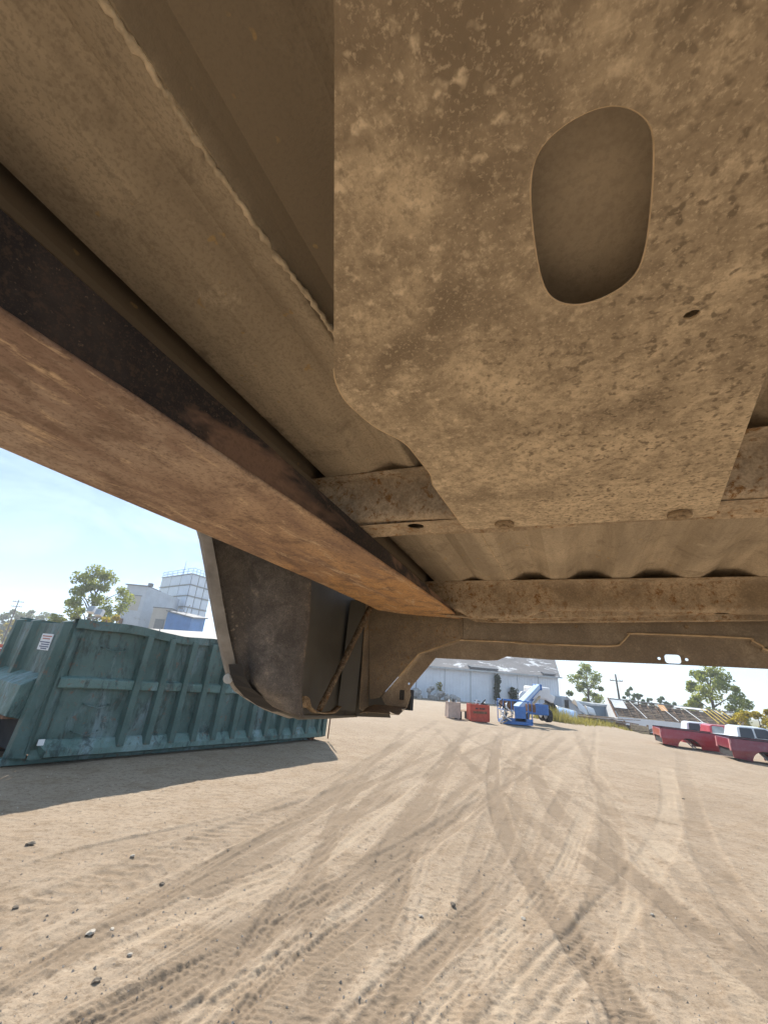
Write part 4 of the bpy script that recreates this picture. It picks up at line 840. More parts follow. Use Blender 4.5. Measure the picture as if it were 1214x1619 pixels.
# white panelled tower: near corner, left face and right face
Yt = 88.0; c0 = at(305, 907, Yt); l0 = at(258, 911, Yt + 8); r0 = at(336, 922, Yt + 6)
tz = GZ(c0.x, c0.y); H = c0.z - tz
tw = thing('panelled_tower', 'tall white tower of square panels with a railing round its top', 'tower', (c0.x, c0.y, tz))
dl = Vector((l0.x - c0.x, l0.y - c0.y, 0)); dr = Vector((r0.x - c0.x, r0.y - c0.y, 0))
q = [Vector((0, 0, 0)), dr, dr + dl, dl]
MB().add([(p.x, p.y, -1) for p in q] + [(p.x, p.y, H) for p in q], [(0, 1, 5, 4), (1, 2, 6, 5), (2, 3, 7, 6), (3, 0, 4, 7), (4, 5, 6, 7)]).build('core', M['seam_dark'], tw)
NR = 8; ph = (H + .4) / NR
for d_, ncol, nrm in ((dl, 3, None), (dr, 3, None)):
    L_ = d_.length; u_ = d_.normalized(); n_ = Vector((u_.y, -u_.x, 0)); n_ = n_ if n_.y < 0 else -n_
    pw = L_ / ncol; proto = None
    ang = math.atan2(u_.y, u_.x)
    for r in range(NR):
        for c in range(ncol):
            p = u_ * (pw * c) + Vector((0, 0, -.4 + ph * r))
            if proto is None:
                sgn = -1 if (Matrix.Rotation(ang, 3, 'Z') @ Vector((0, -1, 0))).dot(n_) > 0 else 1
                g_ = MB(); e = .09
                g_.add([(e, 0, e), (pw - e, 0, e), (pw - e, 0, ph - e), (e, 0, ph - e), (e + .12, sgn * .10, e + .12), (pw - e - .12, sgn * .10, e + .12), (pw - e - .12, sgn * .10, ph - e - .12), (e + .12, sgn * .10, ph - e - .12)], [(0, 1, 5, 4), (1, 2, 6, 5), (2, 3, 7, 6), (3, 0, 4, 7), (4, 5, 6, 7)])
                proto = g_.build('panel', M['panel_white'], tw); proto.location = p; proto.rotation_euler = (0, 0, ang)
            else: share(proto, tw, p, (0, 0, ang))
    for r in range(NR + 1):
        z = -.4 + ph * r; a = n_ * .16
        MB().beam((a.x, a.y, z), (u_.x * L_ + a.x, u_.y * L_ + a.y, z), .18, .14).build('band', M['steel'], tw)
rail = MB()
for d_ in (dl, dr):
    for z in (H + .65, H + 1.25): rail.tube([(0, 0, z), (d_.x, d_.y, z)], .06, 5)
    for k in range(7): p = d_ * (k / 6); rail.tube([(p.x, p.y, H), (p.x, p.y, H + 1.3)], .06, 5)
for a, b in ((dl, dr), (dr, dl)):
    for z in (H + .65, H + 1.25): rail.tube([(a.x, a.y, z), (a.x + b.x, a.y + b.y, z)], .06, 5)
rail.build('railing', M['lift_pale'], tw)
MB().tube([(dl.x * .3, dl.y * .3, H), (dl.x * .3, dl.y * .3, H + 3.2)], [.1, .05], 6).build('mast', M['lift_pale'], tw)
# red implement at the left edge
p = gp(6, 1040); rt = thing('red_trailer', 'small red trailer frame parked at the far left edge beyond the container', 'trailer', (p.x, p.y, GZ(p.x, p.y)), .3)
MB().box((-1.7, -.6, .45), (1.1, .6, .6)).box((-1.7, -.62, .6), (1.1, -.55, 1.1)).box((1.02, -.6, .6), (1.1, .6, 1.2)).build('bed', M['bin_red'], rt)
for x in (-.9, .3): MB().disc((x, -.62, .3), (0, 1, 0), .3, .2, 14).build('wheel', M['tyre'], rt)
MB().box((-1.5, -.64, .72), (.9, -.625, .82)).build('stripe', M['white'], rt)

# ------------------------------------------------------------------ the big white hangar
hr = gp(885, 1122); hl = gp(660, 1103); hu = Vector((hr.x - hl.x, hr.y - hl.y, 0)); HL0 = hu.length; hu.normalize()
orig = Vector((hr.x, hr.y, 0)) - hu * (HL0 + 12)
EV, HLn, HD = 2.66, HL0 + 12, 18.6
hang = thing('hangar', 'big white ribbed metal hangar with a dark patchy peeling roof', 'building', (orig.x, orig.y, 0), math.atan2(hu.y, hu.x))
npan = 9; pw = HLn / npan
def ribbed(w, zb, zt_):
    prof = []; k = int(w / .45)
    for i in range(k):
        x = w * i / k; q = w / k
        prof += [(x, 0), (x + q * .62, 0), (x + q * .70, -.025), (x + q * .92, -.025)]
    prof.append((w, 0)); return MB().extrude(prof, lambda a, b, t: (a, b, t), [zb, zt_])
po = ribbed(pw - .05, -2.4, EV).build('wall_panel', M['white_wall'], hang, solid=.01)
for i in range(1, npan): share(po, hang, (pw * i, rnd.uniform(-.03, .03), 0))
for i in range(1, npan): MB().box((pw * i - .06, -.07, -2.4), (pw * i + .01, .04, EV - .02)).build('joint_strip', M['seam_dark'] if i % 3 == 0 else M['galv'], hang)
MB().box((0, .06, -2.4), (HLn, .3, EV)).build('inner_wall', M['seam_dark'], hang)
RZ = EV + 4.3; SH = 1.12                    # the end wall runs off at an angle
ge = MB(); ge.add([(HLn, .0, -2.4), (HLn + SH * HD, HD, -2.4), (HLn + SH * HD, HD, EV), (HLn + SH * HD / 2, HD / 2, RZ), (HLn, .0, EV)], [(0, 1, 2, 3, 4)]); ge.build('gable_wall', M['white_wall'], hang, solid=.1)
for sy, name in ((0, 'roof'), (1, 'roof')):
    y0, y1 = (-.45, HD / 2) if sy == 0 else (HD + .45, HD / 2); z0 = EV + .02 - .2
    MB().grid(lambda u, v: (-.3 + (HLn + .75 + SH * (y0 + (y1 - y0) * v)) * u, y0 + (y1 - y0) * v, z0 + (RZ + .25 - z0) * v + .05 * float(vnoise(u * 30, v * 9))), 40, 12).build(name, M['shingle'], hang, solid=.12)
MB().box((-.3, -.47, EV - .28), (HLn + .4, -.40, EV - .10)).build('fascia', M['galv'], hang)
for x0, x1 in ((HLn - 16, HLn - 11.5), (HLn - 3.2, HLn - .8)):
    MB().box((x0, -.40, EV + .12), (x1, .1, EV + .30), rot=Matrix.Rotation(.38, 3, 'X')).build('torn_edge', M['seam_dark'], hang)
# plants against its wall
def wall_pt(px, py, off=-.5):
    best = None
    for i in range(400):
        s = HLn * i / 400; p = orig + hu * s; p.z = GZ(p.x, p.y); d = p - CAM; u = CX + F_PX * d.dot(RIGHT) / d.dot(FWD)
        if best is None or abs(u - px) < best[0]: best = (abs(u - px), p)
    n = Vector((hu.y, -hu.x, 0)); q = best[1] + n * (-off); return (q.x, q.y, GZ(q.x, q.y))
def wall_plant(name, label, base, h, w, mat, seed, n):
    t = thing(name, label, 'plant', base); r = random.Random(seed)
    MB().tube([(0, 0, -.1), (.05, 0, h * .5), (0, 0, h * .9)], [.05, .04, .02], 5).build('stem', M['pole'], t)
    cs = [(r.uniform(-.3, .3) * w * (1 - .3 * abs(2 * k / 11 - 1)), r.uniform(-.2, .2) * w, h * (.22 + .75 * k / 11)) for k in range(12)]
    leaf_mesh('foliage', cs, [w * r.uniform(.22, .42) for _ in cs], n, .14, mat, t, seed, 1.0)
wall_plant('climbing_vine', 'tall dark green vine climbing the white hangar wall', wall_pt(781, 1112), 3.2, .95, M['leaf_vine'], 90, 900)
wall_plant('dark_shrub', 'small dark bush at the foot of the hangar wall behind the lift', wall_pt(806, 1114), 1.9, 1.2, M['leaf_vine'], 91, 700)
wall_plant('dry_stalks', 'dry straw-coloured stalks against the left part of the hangar wall', wall_pt(690, 1106), 1.7, .8, M['weed'], 92, 130)
def rock_mesh(name, rad, seed, mat, sub=1, flat=.6):
    b = bmesh.new(); bmesh.ops.create_icosphere(b, subdivisions=sub, radius=rad); r = random.Random(seed)
    for v in b.verts: v.co *= r.uniform(.72, 1.22); v.co.z *= flat
    me = bpy.data.meshes.new(name); b.to_mesh(me); b.free(); me.materials.append(mat); return me
M['rubble'] = plain('broken concrete', (.40, .39, .38), .9, 0, .3, 5)
M['stone_pale'] = plain('pale stone', (.40, .35, .29), .9, 0, .2, 30); M['stone_dark'] = plain('dark clod', (.16, .13, .10), .95, 0, .3, 30)
rb = thing('rubble_heap', 'grey heap of broken rubble against the left end of the hangar wall', 'rubble', wall_pt(664, 1104, -1.5))
rms = [rock_mesh('rock', .45, s, M['rubble']) for s in range(4)]
for i in range(34):
    o = bpy.data.objects.new('rock', rms[i % 4]); C.objects.link(o); o.parent = rb; a = rnd.uniform(-1, 1)
    o.location = (a * 3.4, rnd.uniform(-1, .8), .15 + rnd.uniform(0, 1.1) * (1 - abs(a))); o.rotation_euler = (rnd.random() * 6, rnd.random() * 6, rnd.random() * 6); s = rnd.uniform(.5, 1.15); o.scale = (s, s, s)
# ------------------------------------------------------------------ bins, lift and litter before the hangar
p = gp(716, 1136); tb = thing('tan_bin', 'grubby tan square bin left of the red bin', 'bin', (p.x, p.y, GZ(p.x, p.y)), .10)
bn = MB(); bn.box((-.45, -.35, .08), (-.39, .45, 1.0)).box((.39, -.35, .08), (.45, .45, 1.0)).box((-.45, -.35, .08), (.45, -.29, 1.0)).box((-.45, .39, .08), (.45, .45, 1.0)).box((-.44, -.34, .08), (.44, .44, .14))
bn.build('tub', M['bin_tan'], tb, bevel=.015)
for x in (-.38, .22): MB().box((x, -.36, 0), (x + .14, .44, .08)).build('foot', M['bin_tan'], tb)
for i in range(5): MB().beam((-.35 + .15 * i, -.2, .8), (-.30 + .15 * i + rnd.uniform(-.1, .1), .2, 1.08 + rnd.uniform(-.05, .1)), .09, .05).build('offcut', M[('white', 'wood_pale', 'dark', 'scrap', 'white')[i]], tb)
tb.scale = (.76, .8, .82)
p = gp(755, 1141); rbn = thing('red_bin', 'bright red steel bin heaped with scrap between the tan bin and the blue lift', 'bin', (p.x, p.y, GZ(p.x, p.y)), .06)
b = MB(); w2 = .66
b.box((-w2, -.5, .10), (w2, -.44, 1.12)).box((-w2, .44, .10), (w2, .5, 1.12)).box((-w2, -.44, .10), (-w2 + .06, .44, 1.12)).box((w2 - .06, -.44, .10), (w2, .44, 1.12)).box((-w2 + .06, -.44, .10), (w2 - .06, .44, .16))
b.build('tub', M['bin_red'], rbn, bevel=.012)
MB().box((-w2 - .03, -.54, 1.06), (w2 + .03, -.50, 1.13)).box((-w2 - .03, -.53, .14), (-w2 + .04, -.50, 1.06)).box((w2 - .04, -.53, .14), (w2 + .03, -.50, 1.06)).box((-w2, -.53, .06), (w2, -.50, .16)).build('stiffener', M['bin_red'], rbn)
for x in (-.5, .3): MB().box((x, -.5, 0), (x + .2, .5, .10)).build('skid', M['rust'], rbn)
for x0, x1 in ((-.30, -.22), (-.20, -.12), (-.02, .06), (.08, .16), (.18, .26), (.28, .36)): MB().box((x0, -.506, .82), (x1, -.501, .92)).build('letter_mark', M['dark'], rbn)
MB().box((-.48, -.51, .55), (.50, -.502, .70)).build('faded_band', M['rust'], rbn)
def scrap_heap(parent, x0, x1, y0, y1, z0, h, n, mats, size):
    for i in range(n):
        a = Vector((rnd.uniform(x0, x1), rnd.uniform(y0, y1), z0 + rnd.uniform(0, h))); d = Vector((rnd.gauss(0, 1), rnd.gauss(0, 1), rnd.gauss(0, .5))).normalized() * rnd.uniform(.4, 1) * size
        MB().beam(a - d / 2, a + d / 2, size * rnd.uniform(.12, .4), size * rnd.uniform(.05, .18)).build('scrap_piece', M[rnd.choice(mats)], parent)
scrap_heap(rbn, -.5, .5, -.3, .3, 1.05, .28, 16, ('scrap', 'white', 'dark', 'steel', 'wood_pale'), .5)
rbn.scale = (.76, .8, .76)
p = gp(732, 1137); pl = thing('broken_pallet', 'small broken wooden pallet and offcuts between the tan and red bins', 'pallet', (p.x, p.y, GZ(p.x, p.y)), .2)
for i in range(4): MB().beam((-.35, -.3 + .2 * i, .42 + .01 * i), (.35, -.3 + .2 * i, .44), .12, .03).build('plank', M['wood_pale'], pl)
for x in (-.28, .28): MB().beam((x, -.35, .2), (x, .35, .2), .1, .38).build('leg', M['dark'], pl)

p0 = gp(824, 1147); lz = GZ(p0.x, p0.y); lift = thing('boom_lift', 'blue boom lift with its pale arm folded down over a railed basket', 'lift', (p0.x, p0.y, lz))
def lp(px, py, Y): q = at(px, py, Y); return (q.x - p0.x, q.y - p0.y, q.z - lz)
Yb = p0.y
# basket
bk = MB(); bx0, bx1 = lp(793, 1140, Yb)[0], lp(839, 1146, Yb)[0]; bt = 1.22
bk.box((bx0, -.35, .05), (bx1, .75, .22)).build('basket_floor', M['lift_blue'], lift, bevel=.01)
MB().box((-.45, -.37, .22), (.15, -.33, .95)).box((bx0, -.37, .22), (bx1, -.34, .36)).build('basket_panel', M['lift_blue'], lift)
rl = MB()
for x in (bx0, bx0 + .45, .3, bx1 - .02):
    for y in (-.34, .74): rl.tube([(x, y, .2), (x, y, bt)], .025, 6)
for z in (.72, bt):
    rl.tube([(bx0, -.34, z), (bx1, -.34, z)], .025, 6).tube([(bx0, .74, z), (bx1, .74, z)], .025, 6).tube([(bx0, -.34, z), (bx0, .74, z)], .025, 6).tube([(bx1, -.34, z), (bx1, .74, z)], .025, 6)
rl.build('basket_rail', M['lift_blue'], lift)
MB().box((-1.05, -.2, .75), (-.45, .4, 1.2)).box((.32, -.25, .7), (.75, .2, 1.1)).build('control_box', M['rust'], lift, bevel=.02)
for i in range(9):
    r = random.Random(i + 3); a = Vector((bx0 + r.uniform(-.15, .3), -.4, r.uniform(.4, 1.3)))
    MB().tube([a, a + Vector((r.uniform(-.3, .1), -.1, -.2)), a + Vector((r.uniform(-.3, .4), -.12, -.5)), a + Vector((r.uniform(-.2, .5), -.05, -.3))], .035, 6).build('hose', M[r.choice(('white', 'dark', 'wood_pale', 'white'))], lift, smooth=True)
# boom: outer section then inner
e0 = Vector(lp(816, 1120, Yb + .2)); e1 = Vector(lp(849, 1085, Yb + 2.6))
bmz = MB().beam(e0, e1, .34, .26).build('boom', M['lift_pale'], lift, bevel=.02)  # blue boom painted pale for its sunlit top
MB().beam(e0 + Vector((.20, .05, -.06)), e1 + Vector((.20, .05, -.03)), .07, .24).build('boom_side', M['lift_blue'], lift)
MB().beam(e0 + Vector((.45, .1, -.28)), e0.lerp(e1, .72) + Vector((.5, .1, -.22)), .10, .10).build('lift_cylinder', M['wood_pale'], lift)
MB().box(tuple(e1 + Vector((-.20, -.05, -.22))), tuple(e1 + Vector((.28, .3, .12)))).build('boom_head', M['lift_blue'], lift, bevel=.03)
tc = Vector(lp(847, 1122, Yb + 3.0))
MB().box((tc.x - .65, tc.y - .4, .40), (tc.x + .65, tc.y + .9, 1.0)).build('chassis', M['lift_blue'], lift, bevel=.05)
MB().box((tc.x - .45, tc.y - .4, 1.27), (tc.x + .85, tc.y + .9, 2.0)).build('turret_cover', M['white'], lift, bevel=.12)
MB().disc((e1.x - .75, e1.y + .2, e1.z - .75), (.3, -1, .2), .42, .15, 18).build('cover_dish', M['white'], lift, bevel=.03)
MB().box((e1.x + .55, e1.y, e1.z - .85), (e1.x + 1.05, e1.y + .3, e1.z - .40), rot=Matrix.Rotation(.4, 3, 'Y')).build('engine_hood', M['white'], lift, bevel=.06)
MB().beam((tc.x - .35, tc.y + .1, 1.2), tuple(e1 + Vector((0, .1, -.2))), .3, .3).build('riser', M['lift_blue'], lift)
for x, y in ((-.75, -.1), (.75, .1), (-.75, .9), (.75, .9)):
    wl = MB().disc((tc.x + x, tc.y + y, .38), (1, .15, 0), .38, .28, 20).build('wheel', M['tyre'], lift, bevel=.03)
    MB().disc((tc.x + x + .02, tc.y + y, .38), (1, .15, 0), .2, .36, 14).build('hub', M['white'], wl)

# ------------------------------------------------------------------ sheds and scrap right of the hangar
s0 = at(889, 1126, 56); s1 = at(908, 1126, 54); zg = GZ(s0.x, s0.y); za = at(889, 1101, 56).z
gs = thing('grey_lean_to', 'small grey lean-to with a dark doorway against the hangar end', 'shed', (s0.x, s0.y, zg))
w = s1.x - s0.x + 1.2; h0 = za - zg
MB().add([(0, 0, -1), (w, -1.2, -1), (w, -1.2, h0 * .45 + .1), (.6, -.4, h0), (0, 0, h0 * .97), (0, 4, -1), (w, 3, -1), (w, 3, h0 * .45), (.6, 4, h0), (0, 4, h0 * .97)], [(0, 1, 2, 3, 4), (1, 6, 7, 2), (2, 7, 8, 3), (3, 8, 9, 4), (0, 4, 9, 5)]).build('wall', M['concrete'], gs)
MB().box((.25, -.45, -.9), (.95, -.18, h0 * .88)).build('doorway', M['dark'], gs)
MB().beam((.4, -.55, h0 + .05), (w + .2, -1.35, h0 * .45 + .14), .3, .1).build('verge', M['steel'], gs)
c0 = at(908, 1128, 66); c1 = at(966, 1132, 66); zz = at(930, 1115, 66).z; zg = GZ(c0.x, c0.y)
bl = thing('blue_low_shed', 'low blue-grey shed with a pale flat roof between the hangar and the stripped roof', 'shed', (c0.x, c0.y, zg), -.05)
MB().box((0, 0, -1), (c1.x - c0.x, 6, zz - zg)).build('wall', M['blue_grey'], bl)
MB().box((-.2, -.3, zz - zg), (c1.x - c0.x + .2, 6.2, zz - zg + .25)).build('roof', M['galv'], bl)
# heap of sheet metal and timber
hp = gp(905, 1138); scr = thing('scrap_heap', 'heap of bent pale sheet metal and long boards beyond the dry weeds', 'scrap heap', (hp.x, hp.y, GZ(hp.x, hp.y)))
def hp_l(px, py, Y): q = at(px, py, Y); return Vector((q.x - hp.x, q.y - hp.y, q.z - GZ(hp.x, hp.y)))
def sheet(a, b, wd, curve, mat):
    a = Vector(a); b = Vector(b); d = (b - a)
    MB().grid(lambda u, v: tuple(a + d * u + Vector((0, wd * (v - .5), wd * .4 * (v - .5) + curve * math.sin(math.pi * v) + .06 * float(vnoise(u * 5, v * 5))))), 8, 6).build('metal_sheet', M[mat], scr, smooth=True, solid=.02)
sheet(hp_l(874, 1124, 34), hp_l(908, 1131, 34), 1.2, .25, 'lift_pale'); sheet(hp_l(880, 1121, 36), hp_l(912, 1130, 36), 1.0, .2, 'galv'); sheet(hp_l(909, 1116, 38), hp_l(925, 1128, 38), 1.2, .5, 'placard'); sheet(hp_l(926, 1124, 38), hp_l(938, 1128, 38), .8, .4, 'white')
for i in range(16):
    u = i / 15; a = hp_l(900 + 40 * u + rnd.uniform(-6, 6), 1131 + 3 * u + rnd.uniform(-3, 3), 35 + rnd.uniform(-1, 2)); 
    MB().beam(a, a + Vector((rnd.uniform(1.5, 3.6), rnd.uniform(-.6, .6), rnd.uniform(-.35, .15))), .14, .06).build('board', M[rnd.choice(('wood', 'wood_pale', 'scrap', 'steel', 'wood'))], scr)
hp2 = gp(862, 1137); tp = thing('stacked_tyres', 'dark leaning stack of old tyres at the left end of the weeds beside the lift', 'tyres', (hp2.x, hp2.y, GZ(hp2.x, hp2.y)))
for i in range(4):
    a = [(.42 * math.cos(k * math.pi / 8), .42 * math.sin(k * math.pi / 8), 0) for k in range(17)]
    o = MB().tube(a, .14, 8, cap=False).build('tyre', M['tyre'], tp, smooth=True); o.location = (.1 + .12 * i, 0, .16 + .27 * i); o.rotation_euler = (.2 * math.sin(i * 2), .3 + .2 * i, 0)
hp3 = gp(985, 1148); lg = thing('timber_crate', 'broken reddish timber crates sitting in the weeds before the stripped roof', 'crate', (hp3.x, hp3.y, GZ(hp3.x, hp3.y)))
for k, (x, wd, ht, mm) in enumerate(((-1.0, 1.1, 1.0, 'wood'), (.6, 1.3, .8, 'wood_pale'))):
    for i in range(5): MB().beam((x, 0, .1 + ht * i / 5), (x + wd, -.1, .05 + ht * i / 5 + rnd.uniform(-.08, .08)), .05, ht / 6).build('slat', M[mm], lg)
    for q in (x, x + wd): MB().beam((q, .05, -.2), (q + .05, .05, ht), .1, .1).build('post', M['wood'], lg)
    MB().box((x, .1, -.1), (x + wd, .9, ht * .8)).build('fill', M['dark'], lg)

# stripped roof building
rL, rR = at(963, 1105, 62), at(1160, 1127.5, 51); eL, eR = at(977, 1133, 57.5), at(1191, 1154.5, 46)
gg = thing('stripped_roof_building', 'long low white building whose roof is stripped to its rafters and battens', 'building', (eL.x, eL.y, GZ(eL.x, eL.y)))
og = Vector((eL.x, eL.y, GZ(eL.x, eL.y))); rl_, rr_, el_, er_ = rL - og, rR - og, Vector((0, 0, eL.z - og.z)), eR - og
bL = rl_ * 2 - el_; bL.z = el_.z; bR = rr_ * 2 - er_; bR.z = er_.z
MB().add([(el_.x, el_.y, -1.5), tuple(el_), tuple(rl_ - Vector((0, 0, .1))), tuple(bL), (bL.x, bL.y, -1.5)], [(0, 1, 2, 3, 4)]).build('gable_wall', M['white'], gg, solid=.1)
MB().add([(el_.x, el_.y, -2.5), (er_.x, er_.y, -2.5), tuple(er_), tuple(el_)], [(0, 1, 2, 3)]).build('front_wall', M['white_wall'], gg, solid=.1)
MB().add([(bL.x, bL.y, -2.5), (bR.x, bR.y, -2.5), tuple(bR), tuple(bL)], [(0, 1, 2, 3)]).build('back_wall', M['dark'], gg, solid=.1)
MB().add([tuple(el_ - Vector((0, 0, .05))), tuple(er_ - Vector((0, 0, .05))), tuple(bR), tuple(bL)], [(0, 1, 2, 3)]).build('attic_floor', M['dark'], gg)
MB().add([tuple(p - Vector((0, 0, .28))) for p in (el_, er_, rr_, rl_)], [(0, 1, 2, 3)]).build('sarking', M['pole'], gg, solid=.02)
M['batten'] = plain('sun-bleached batten', (.30, .225, .165), .9, 0, .35, 3)
def roofp(u, v): return (el_.lerp(er_, u)).lerp(rl_.lerp(rr_, u), v)
for j in range(11):
    v = .02 + .97 * j / 10
    for i in range(5):
        if rnd.random() < .07: continue
        a, b2 = roofp(i / 5 + .002, v + rnd.uniform(-.008, .008)), roofp((i + 1) / 5 - .004, v + rnd.uniform(-.008, .008))
        MB().beam(a, b2, .17, .07).build('batten', M['batten' if rnd.random() < .75 else 'wood_pale'], gg)
for i in range(16): MB().beam(roofp(i / 15, 0) - Vector((0, 0, .12)), roofp(i / 15, 1) - Vector((0, 0, .12)), .12, .16).build('rafter', M['wood'], gg)
for u in (.22, .47, .66, .90): MB().beam(roofp(u - .04, .98) + Vector((0, 0, .1)), roofp(u + .03, .02) + Vector((0, -.1, .1)), .06, .04).build('white_board', M['placard'], gg)
for v0, v1, u0, u1, mm in ((.45, 1.0, 0, .12, 'galv'), (.88, .99, .56, .80, 'white'), (.55, .92, .42, .475, 'plywood')):
    n_ = Vector((0, -.10, .10)); MB().add([tuple(roofp(u0, v0) + n_), tuple(roofp(u1, v0) + n_), tuple(roofp(u1, v1) + n_), tuple(roofp(u0, v1) + n_)], [(0, 1, 2, 3)]).build('roof_sheet', M[mm], gg, solid=.04)
for k in range(5): MB().beam(roofp(.76 + .035 * k, .95) + Vector((0, -.15, .15)), roofp(.79 + .035 * k, .1) + Vector((0, -.2, .15)), .08, .04).build('yellow_strap', M['yellow'], gg)
MB().beam(rl_ + Vector((-.2, 0, .08)), rr_ + Vector((0, 0, .08)), .3, .1).build('ridge_cap', M['steel'], gg)
MB().beam(el_ + Vector((-.3, -.1, .0)), rl_ + Vector((-.3, -.1, .1)), .1, .22).build('barge_board', M['rust'], gg)
# dark junk heaped before it
jk = gp(1065, 1156); jz = GZ(jk.x, jk.y); jj = thing('dark_junk_heap', 'low heap of black scrap behind the first red truck bed', 'scrap heap', (jk.x, jk.y, jz))
scrap_heap(jj, -1.8, 1.6, -.4, 1.0, .1, .75, 30, ('dark', 'scrap', 'tyre', 'steel', 'dark'), 1.0)

# ------------------------------------------------------------------ truck beds standing on the ground
def ground_bed(label, p, xd, paint, L=2.45, W=1.65, Hh=.92):
    t = thing('loose_truck_bed', label, 'truck bed', group='red truck beds standing on the yard', mat=on_slope(p, xd))
    for y0, nm in ((0, 'near_side'), (W - .06, 'far_side')):
        arch = [(1.12 + .46 * -math.cos(math.pi * k / 12), .03 + .42 * math.sin(math.pi * k / 12)) for k in range(13)]
        out = [(.05, .10), (.60, .05)] + arch + [(1.64, .05), (L, .06), (L, Hh * .62), (L - .03, Hh), (.0, Hh), (.03, Hh * .45)]
        sd = MB().plate(out, [], lambda a, b, tt: (a, y0 + tt - .035 * math.sin(min(1, max(0, b / Hh)) * math.pi), b), .05).build('side_panel', paint, t, bevel=.012)
        MB().extrude([(0, 0), (.035, 0)], lambda a, b, q: (q[0], y0 - .03 + (a if y0 == 0 else a), q[1]), [(1.12 + .49 * -math.cos(math.pi * k / 16), .03 + .45 * math.sin(math.pi * k / 16)) for k in range(17)]).build('arch_trim', paint, sd, solid=.03)
    MB().box((.03, .05, .38), (L - .03, W - .05, .44)).box((.5, .06, .2), (.58, W - .06, .38)).box((1.75, .06, .2), (1.83, W - .06, .38)).build('floor', M['dark'], t)
    MB().box((L - .05, .05, .40), (L, W - .05, Hh)).build('head_panel', paint, t)
    MB().box((.06, .05, .12), (.14, W - .05, .40)).build('rear_sill', M['dark'], t)
    MB().box((.0, .05, .40), (.06, W - .05, Hh - .03)).build('tailgate', paint, t, bevel=.01)
    for y0 in (-.015, W - .105): MB().box((-.012, y0, .34), (.05, y0 + .12, Hh - .06)).build('tail_lamp', M['lamp_pink'], t, bevel=.01)
    MB().box((.0, -.012, Hh), (L, .06, Hh + .03)).box((.0, W - .06, Hh), (L, W + .012, Hh + .03)).build('rail_cap', M['dark'], t)
    MB().disc((L - .12, -.06, .16), (0, 1, 0), .12, .04, 16).build('cap_disc', M['white'], t)
    MB().beam((1.05, .4, .36), (1.35, .3, .02), .05, .05).beam((1.2, .6, .36), (1.5, .5, .02), .05, .05).build('strut', M['steel'], t)
    return t
ground_bed('cherry red truck bed standing alone on the dirt, farther of the two', gp(1046, 1179), (.92, -.37, 0), M['red_paint'], Hh=.76)
ground_bed('maroon truck bed cut by the right edge, nearer of the two', gp(1158, 1202), (.92, -.37, 0), M['maroon_paint'], L=2.6, Hh=.80)
# parked trucks behind the beds
def pickup(label, px, py, Y, paint, rz, pane='glass', wheels=True):
    q = at(px, py, Y); zg = q.z - 1.50; t = thing('pickup_truck', label, 'pickup truck', (q.x, q.y, zg), rz, 'pickups parked behind the red beds')
    prof = [(-2.6, .45), (2.75, .45), (2.8, .95), (2.6, 1.08), (1.45, 1.14), (.62, 1.62), (.45, 1.66), (-.75, 1.66), (-.92, 1.6), (-1.0, 1.12), (-2.6, 1.08)]
    bd = MB().plate(prof, [], lambda a, b, tt: (a, -.9 + .8 * tt + (.14 * max(0, b - 1.1) / .56 if tt < .9 else -.14 * max(0, b - 1.1) / .56), b), 1.8).build('body', paint, t, bevel=.03)
    for pts in ([(-.88, 1.12), (-.18, 1.12), (-.18, 1.60), (-.80, 1.60)], [(-.08, 1.12), (1.20, 1.12), (.50, 1.60), (-.08, 1.60)]):
        MB().plate(rounded(pts, .05, 2), [], lambda a, b, tt: (a, -.915 + .25 * (b - 1.1) + tt, b), .02).build('side_window', M[pane], t)
    MB().add([(1.40, -.80, 1.165), (1.40, .44, 1.165), (.66, .36, 1.60), (.66, -.72, 1.60)], [(0, 1, 2, 3)]).build('windscreen', M['glass'], t, solid=.02)
    MB().box((-.14, -.925, .6), (-.12, -.895, 1.15)).build('door_gap', M['dark'], t); MB().box((.05, -.935, .98), (.25, -.91, 1.02)).build('door_handle', M['steel'], t)
    MB().box((1.25, -1.05, 1.1), (1.42, -.9, 1.28)).build('door_mirror', paint, t, bevel=.02)
    if wheels:
        for x in (-1.75, 1.85):
            wl = MB().disc((x, -.82, .38), (0, 1, 0), .38, .24, 20).build('wheel', M['tyre'], t); MB().disc((x, -.90, .38), (0, 1, 0), .2, .14, 14).build('rim', M['steel'], wl)
    return t
pickup('white pickup cab showing just behind the cherry red truck bed', 1104, 1146, 31.5, M['white_paint'], -.35)
pickup('bright red pickup between the two loose truck beds', 1138, 1150.5, 29.0, M['red_cab'], -.25, 'glass_pale')
pickup('white pickup at the right edge behind the maroon truck bed', 1180, 1153, 26.5, M['white_paint'], -.2)

# ------------------------------------------------------------------ weeds and stones
r = np.random.RandomState(3); wa_, wb_ = gp(876, 1141), gp(1036, 1153); n = 7000
uu = r.rand(n); off = r.normal(size=n) * .9 + .8; dirw = Vector((wb_.x - wa_.x, wb_.y - wa_.y)); nw = Vector((-dirw.y, dirw.x)).normalized()
bxs = wa_.x + dirw.x * uu + nw.x * off; bys = wa_.y + dirw.y * uu + nw.y * off; hh = (.25 + .55 * r.rand(n) ** 2) * (.6 + .9 * np.exp(-((uu - .06) / .10) ** 2)); bz = gz(bxs, bys)
a = r.rand(n) * 6.28; wx = .03 * np.cos(a); wy = .03 * np.sin(a); lx = r.normal(size=n) * .16; ly = r.normal(size=n) * .16
V = np.stack([np.stack([bxs - wx, bys - wy, bz - .05], -1), np.stack([bxs + wx, bys + wy, bz - .05], -1), np.stack([bxs + lx, bys + ly, bz + hh], -1)], 1).reshape(-1, 3)
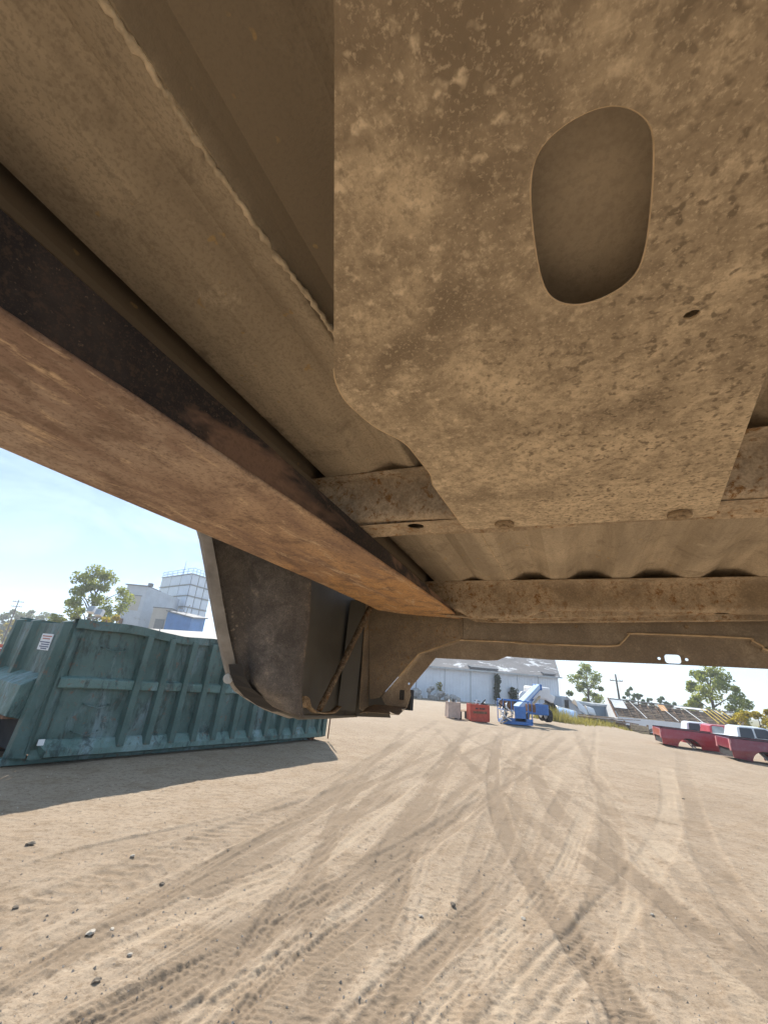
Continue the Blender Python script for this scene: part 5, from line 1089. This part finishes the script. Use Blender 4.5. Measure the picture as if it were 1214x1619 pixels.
me = bpy.data.meshes.new('dry_weeds'); me.from_pydata(V.tolist(), [], np.arange(n * 3).reshape(-1, 3).tolist()); me.materials.append(M['weed'])
o = bpy.data.objects.new('dry_weeds', me); C.objects.link(o); tag(o, 'strip of dry yellow-green weeds along the edge of the yard', 'weeds', kind='stuff')
# stones one can pick out on the dirt
pale = [rock_mesh('stone', .017, s, M['stone_pale'], 2, .55) for s in range(4)]; darkr = [rock_mesh('stone', .017, s + 9, M['stone_dark'], 2, .6) for s in range(4)]
stones = [(144, 1475, 1.3, 0, 'largest pale stone on the dirt, at the lower left'), (177, 1471, .9, 0, 'flat pale stone just right of the largest pale stone'), (210, 1354, 1.0, 0, 'pale stone alone on the dirt below the container shadow'), (665, 1446, .9, 0, 'pale stone near the middle of the foreground dirt'), (827, 1452, 1.0, 0, 'pale stone right of centre beside the ribbed tyre print'), (1030, 1446, .8, 0, 'pale stone farthest right on the foreground dirt'), (205, 1513, .8, 0, 'small pale stone below the largest pale stone'),
    (48, 1337, 1.7, 1, 'largest dark clod near the left edge below the container shadow'), (152, 1556, 1.1, 1, 'dark clod near the bottom left corner of the dirt'), (257, 1395, 1.0, 1, 'dark clod between the tyre tread prints on the left'), (26, 1433, 1.0, 1, 'dark clod closest to the left edge'), (716, 1432, 1.4, 1, 'crumbled dark clod right of the middle pale stone'), (1080, 1265, 1.5, 1, 'dark clod far out on the right of the yard')]
for i, (px, py, s, dk, lab) in enumerate(stones):
    q = gp(px, py); o = bpy.data.objects.new('clod' if dk else 'stone', (darkr if dk else pale)[i % 4]); C.objects.link(o); o.location = (q.x, q.y, near_z(q) + .006 * s)
    o.rotation_euler = (0, 0, rnd.random() * 6); o.scale = (s * 1.25, s, s); tag(o, lab, 'stone')
# loose gravel nobody could count
r = np.random.RandomState(8); gv = []; gf = []; tet = np.array([[1, 0, -.4], [-.5, .87, -.4], [-.5, -.87, -.4], [.1, .1, .7]])
for i in range(4200):
    ang = math.radians(r.uniform(-44, 44)); d = 2.4 * (7 ** r.rand()); x, y = d * math.sin(ang), d * math.cos(ang); z = near_z((x, y)); s = .004 + .010 * r.rand() ** 3; an = r.rand() * 6.28
    c_, s_ = math.cos(an), math.sin(an); k = len(gv)
    for tx, ty, tz_ in tet: jx = r.uniform(.6, 1.2); gv.append((x + s * jx * (tx * c_ - ty * s_), y + s * jx * (tx * s_ + ty * c_), z + s * (tz_ * .8 + .25)))
    gf += [(k, k + 1, k + 3), (k + 1, k + 2, k + 3), (k + 2, k, k + 3)]
me = bpy.data.meshes.new('gravel'); me.from_pydata(gv, [], gf); me.materials.append(plain('gravel grit', (.40, .34, .28), .95, 0, .55, 7))
o = bpy.data.objects.new('gravel', me); C.objects.link(o); tag(o, 'loose grit scattered over the dirt yard', 'gravel', kind='stuff')
# ------------------------------------------------------------------ the thin autumn haze over the yard
hz_ = MB().box((-680, -680, -45), (680, 680, 48)).build('haze', plain('air', (.8, .8, .8)), None); hz_['kind'] = 'stuff'
hm, ht_, hb_ = new_mat('thin haze'); ht_.nodes.remove(hb_); hv = ht_.nodes.new('ShaderNodeVolumePrincipled'); hv.inputs['Density'].default_value = .0010; hv.inputs['Color'].default_value = (.86, .92, 1, 1); hv.inputs['Anisotropy'].default_value = .35
ht_.links.new(hv.outputs[0], ht_.nodes['Material Output'].inputs['Volume']); hz_.data.materials.clear(); hz_.data.materials.append(hm)
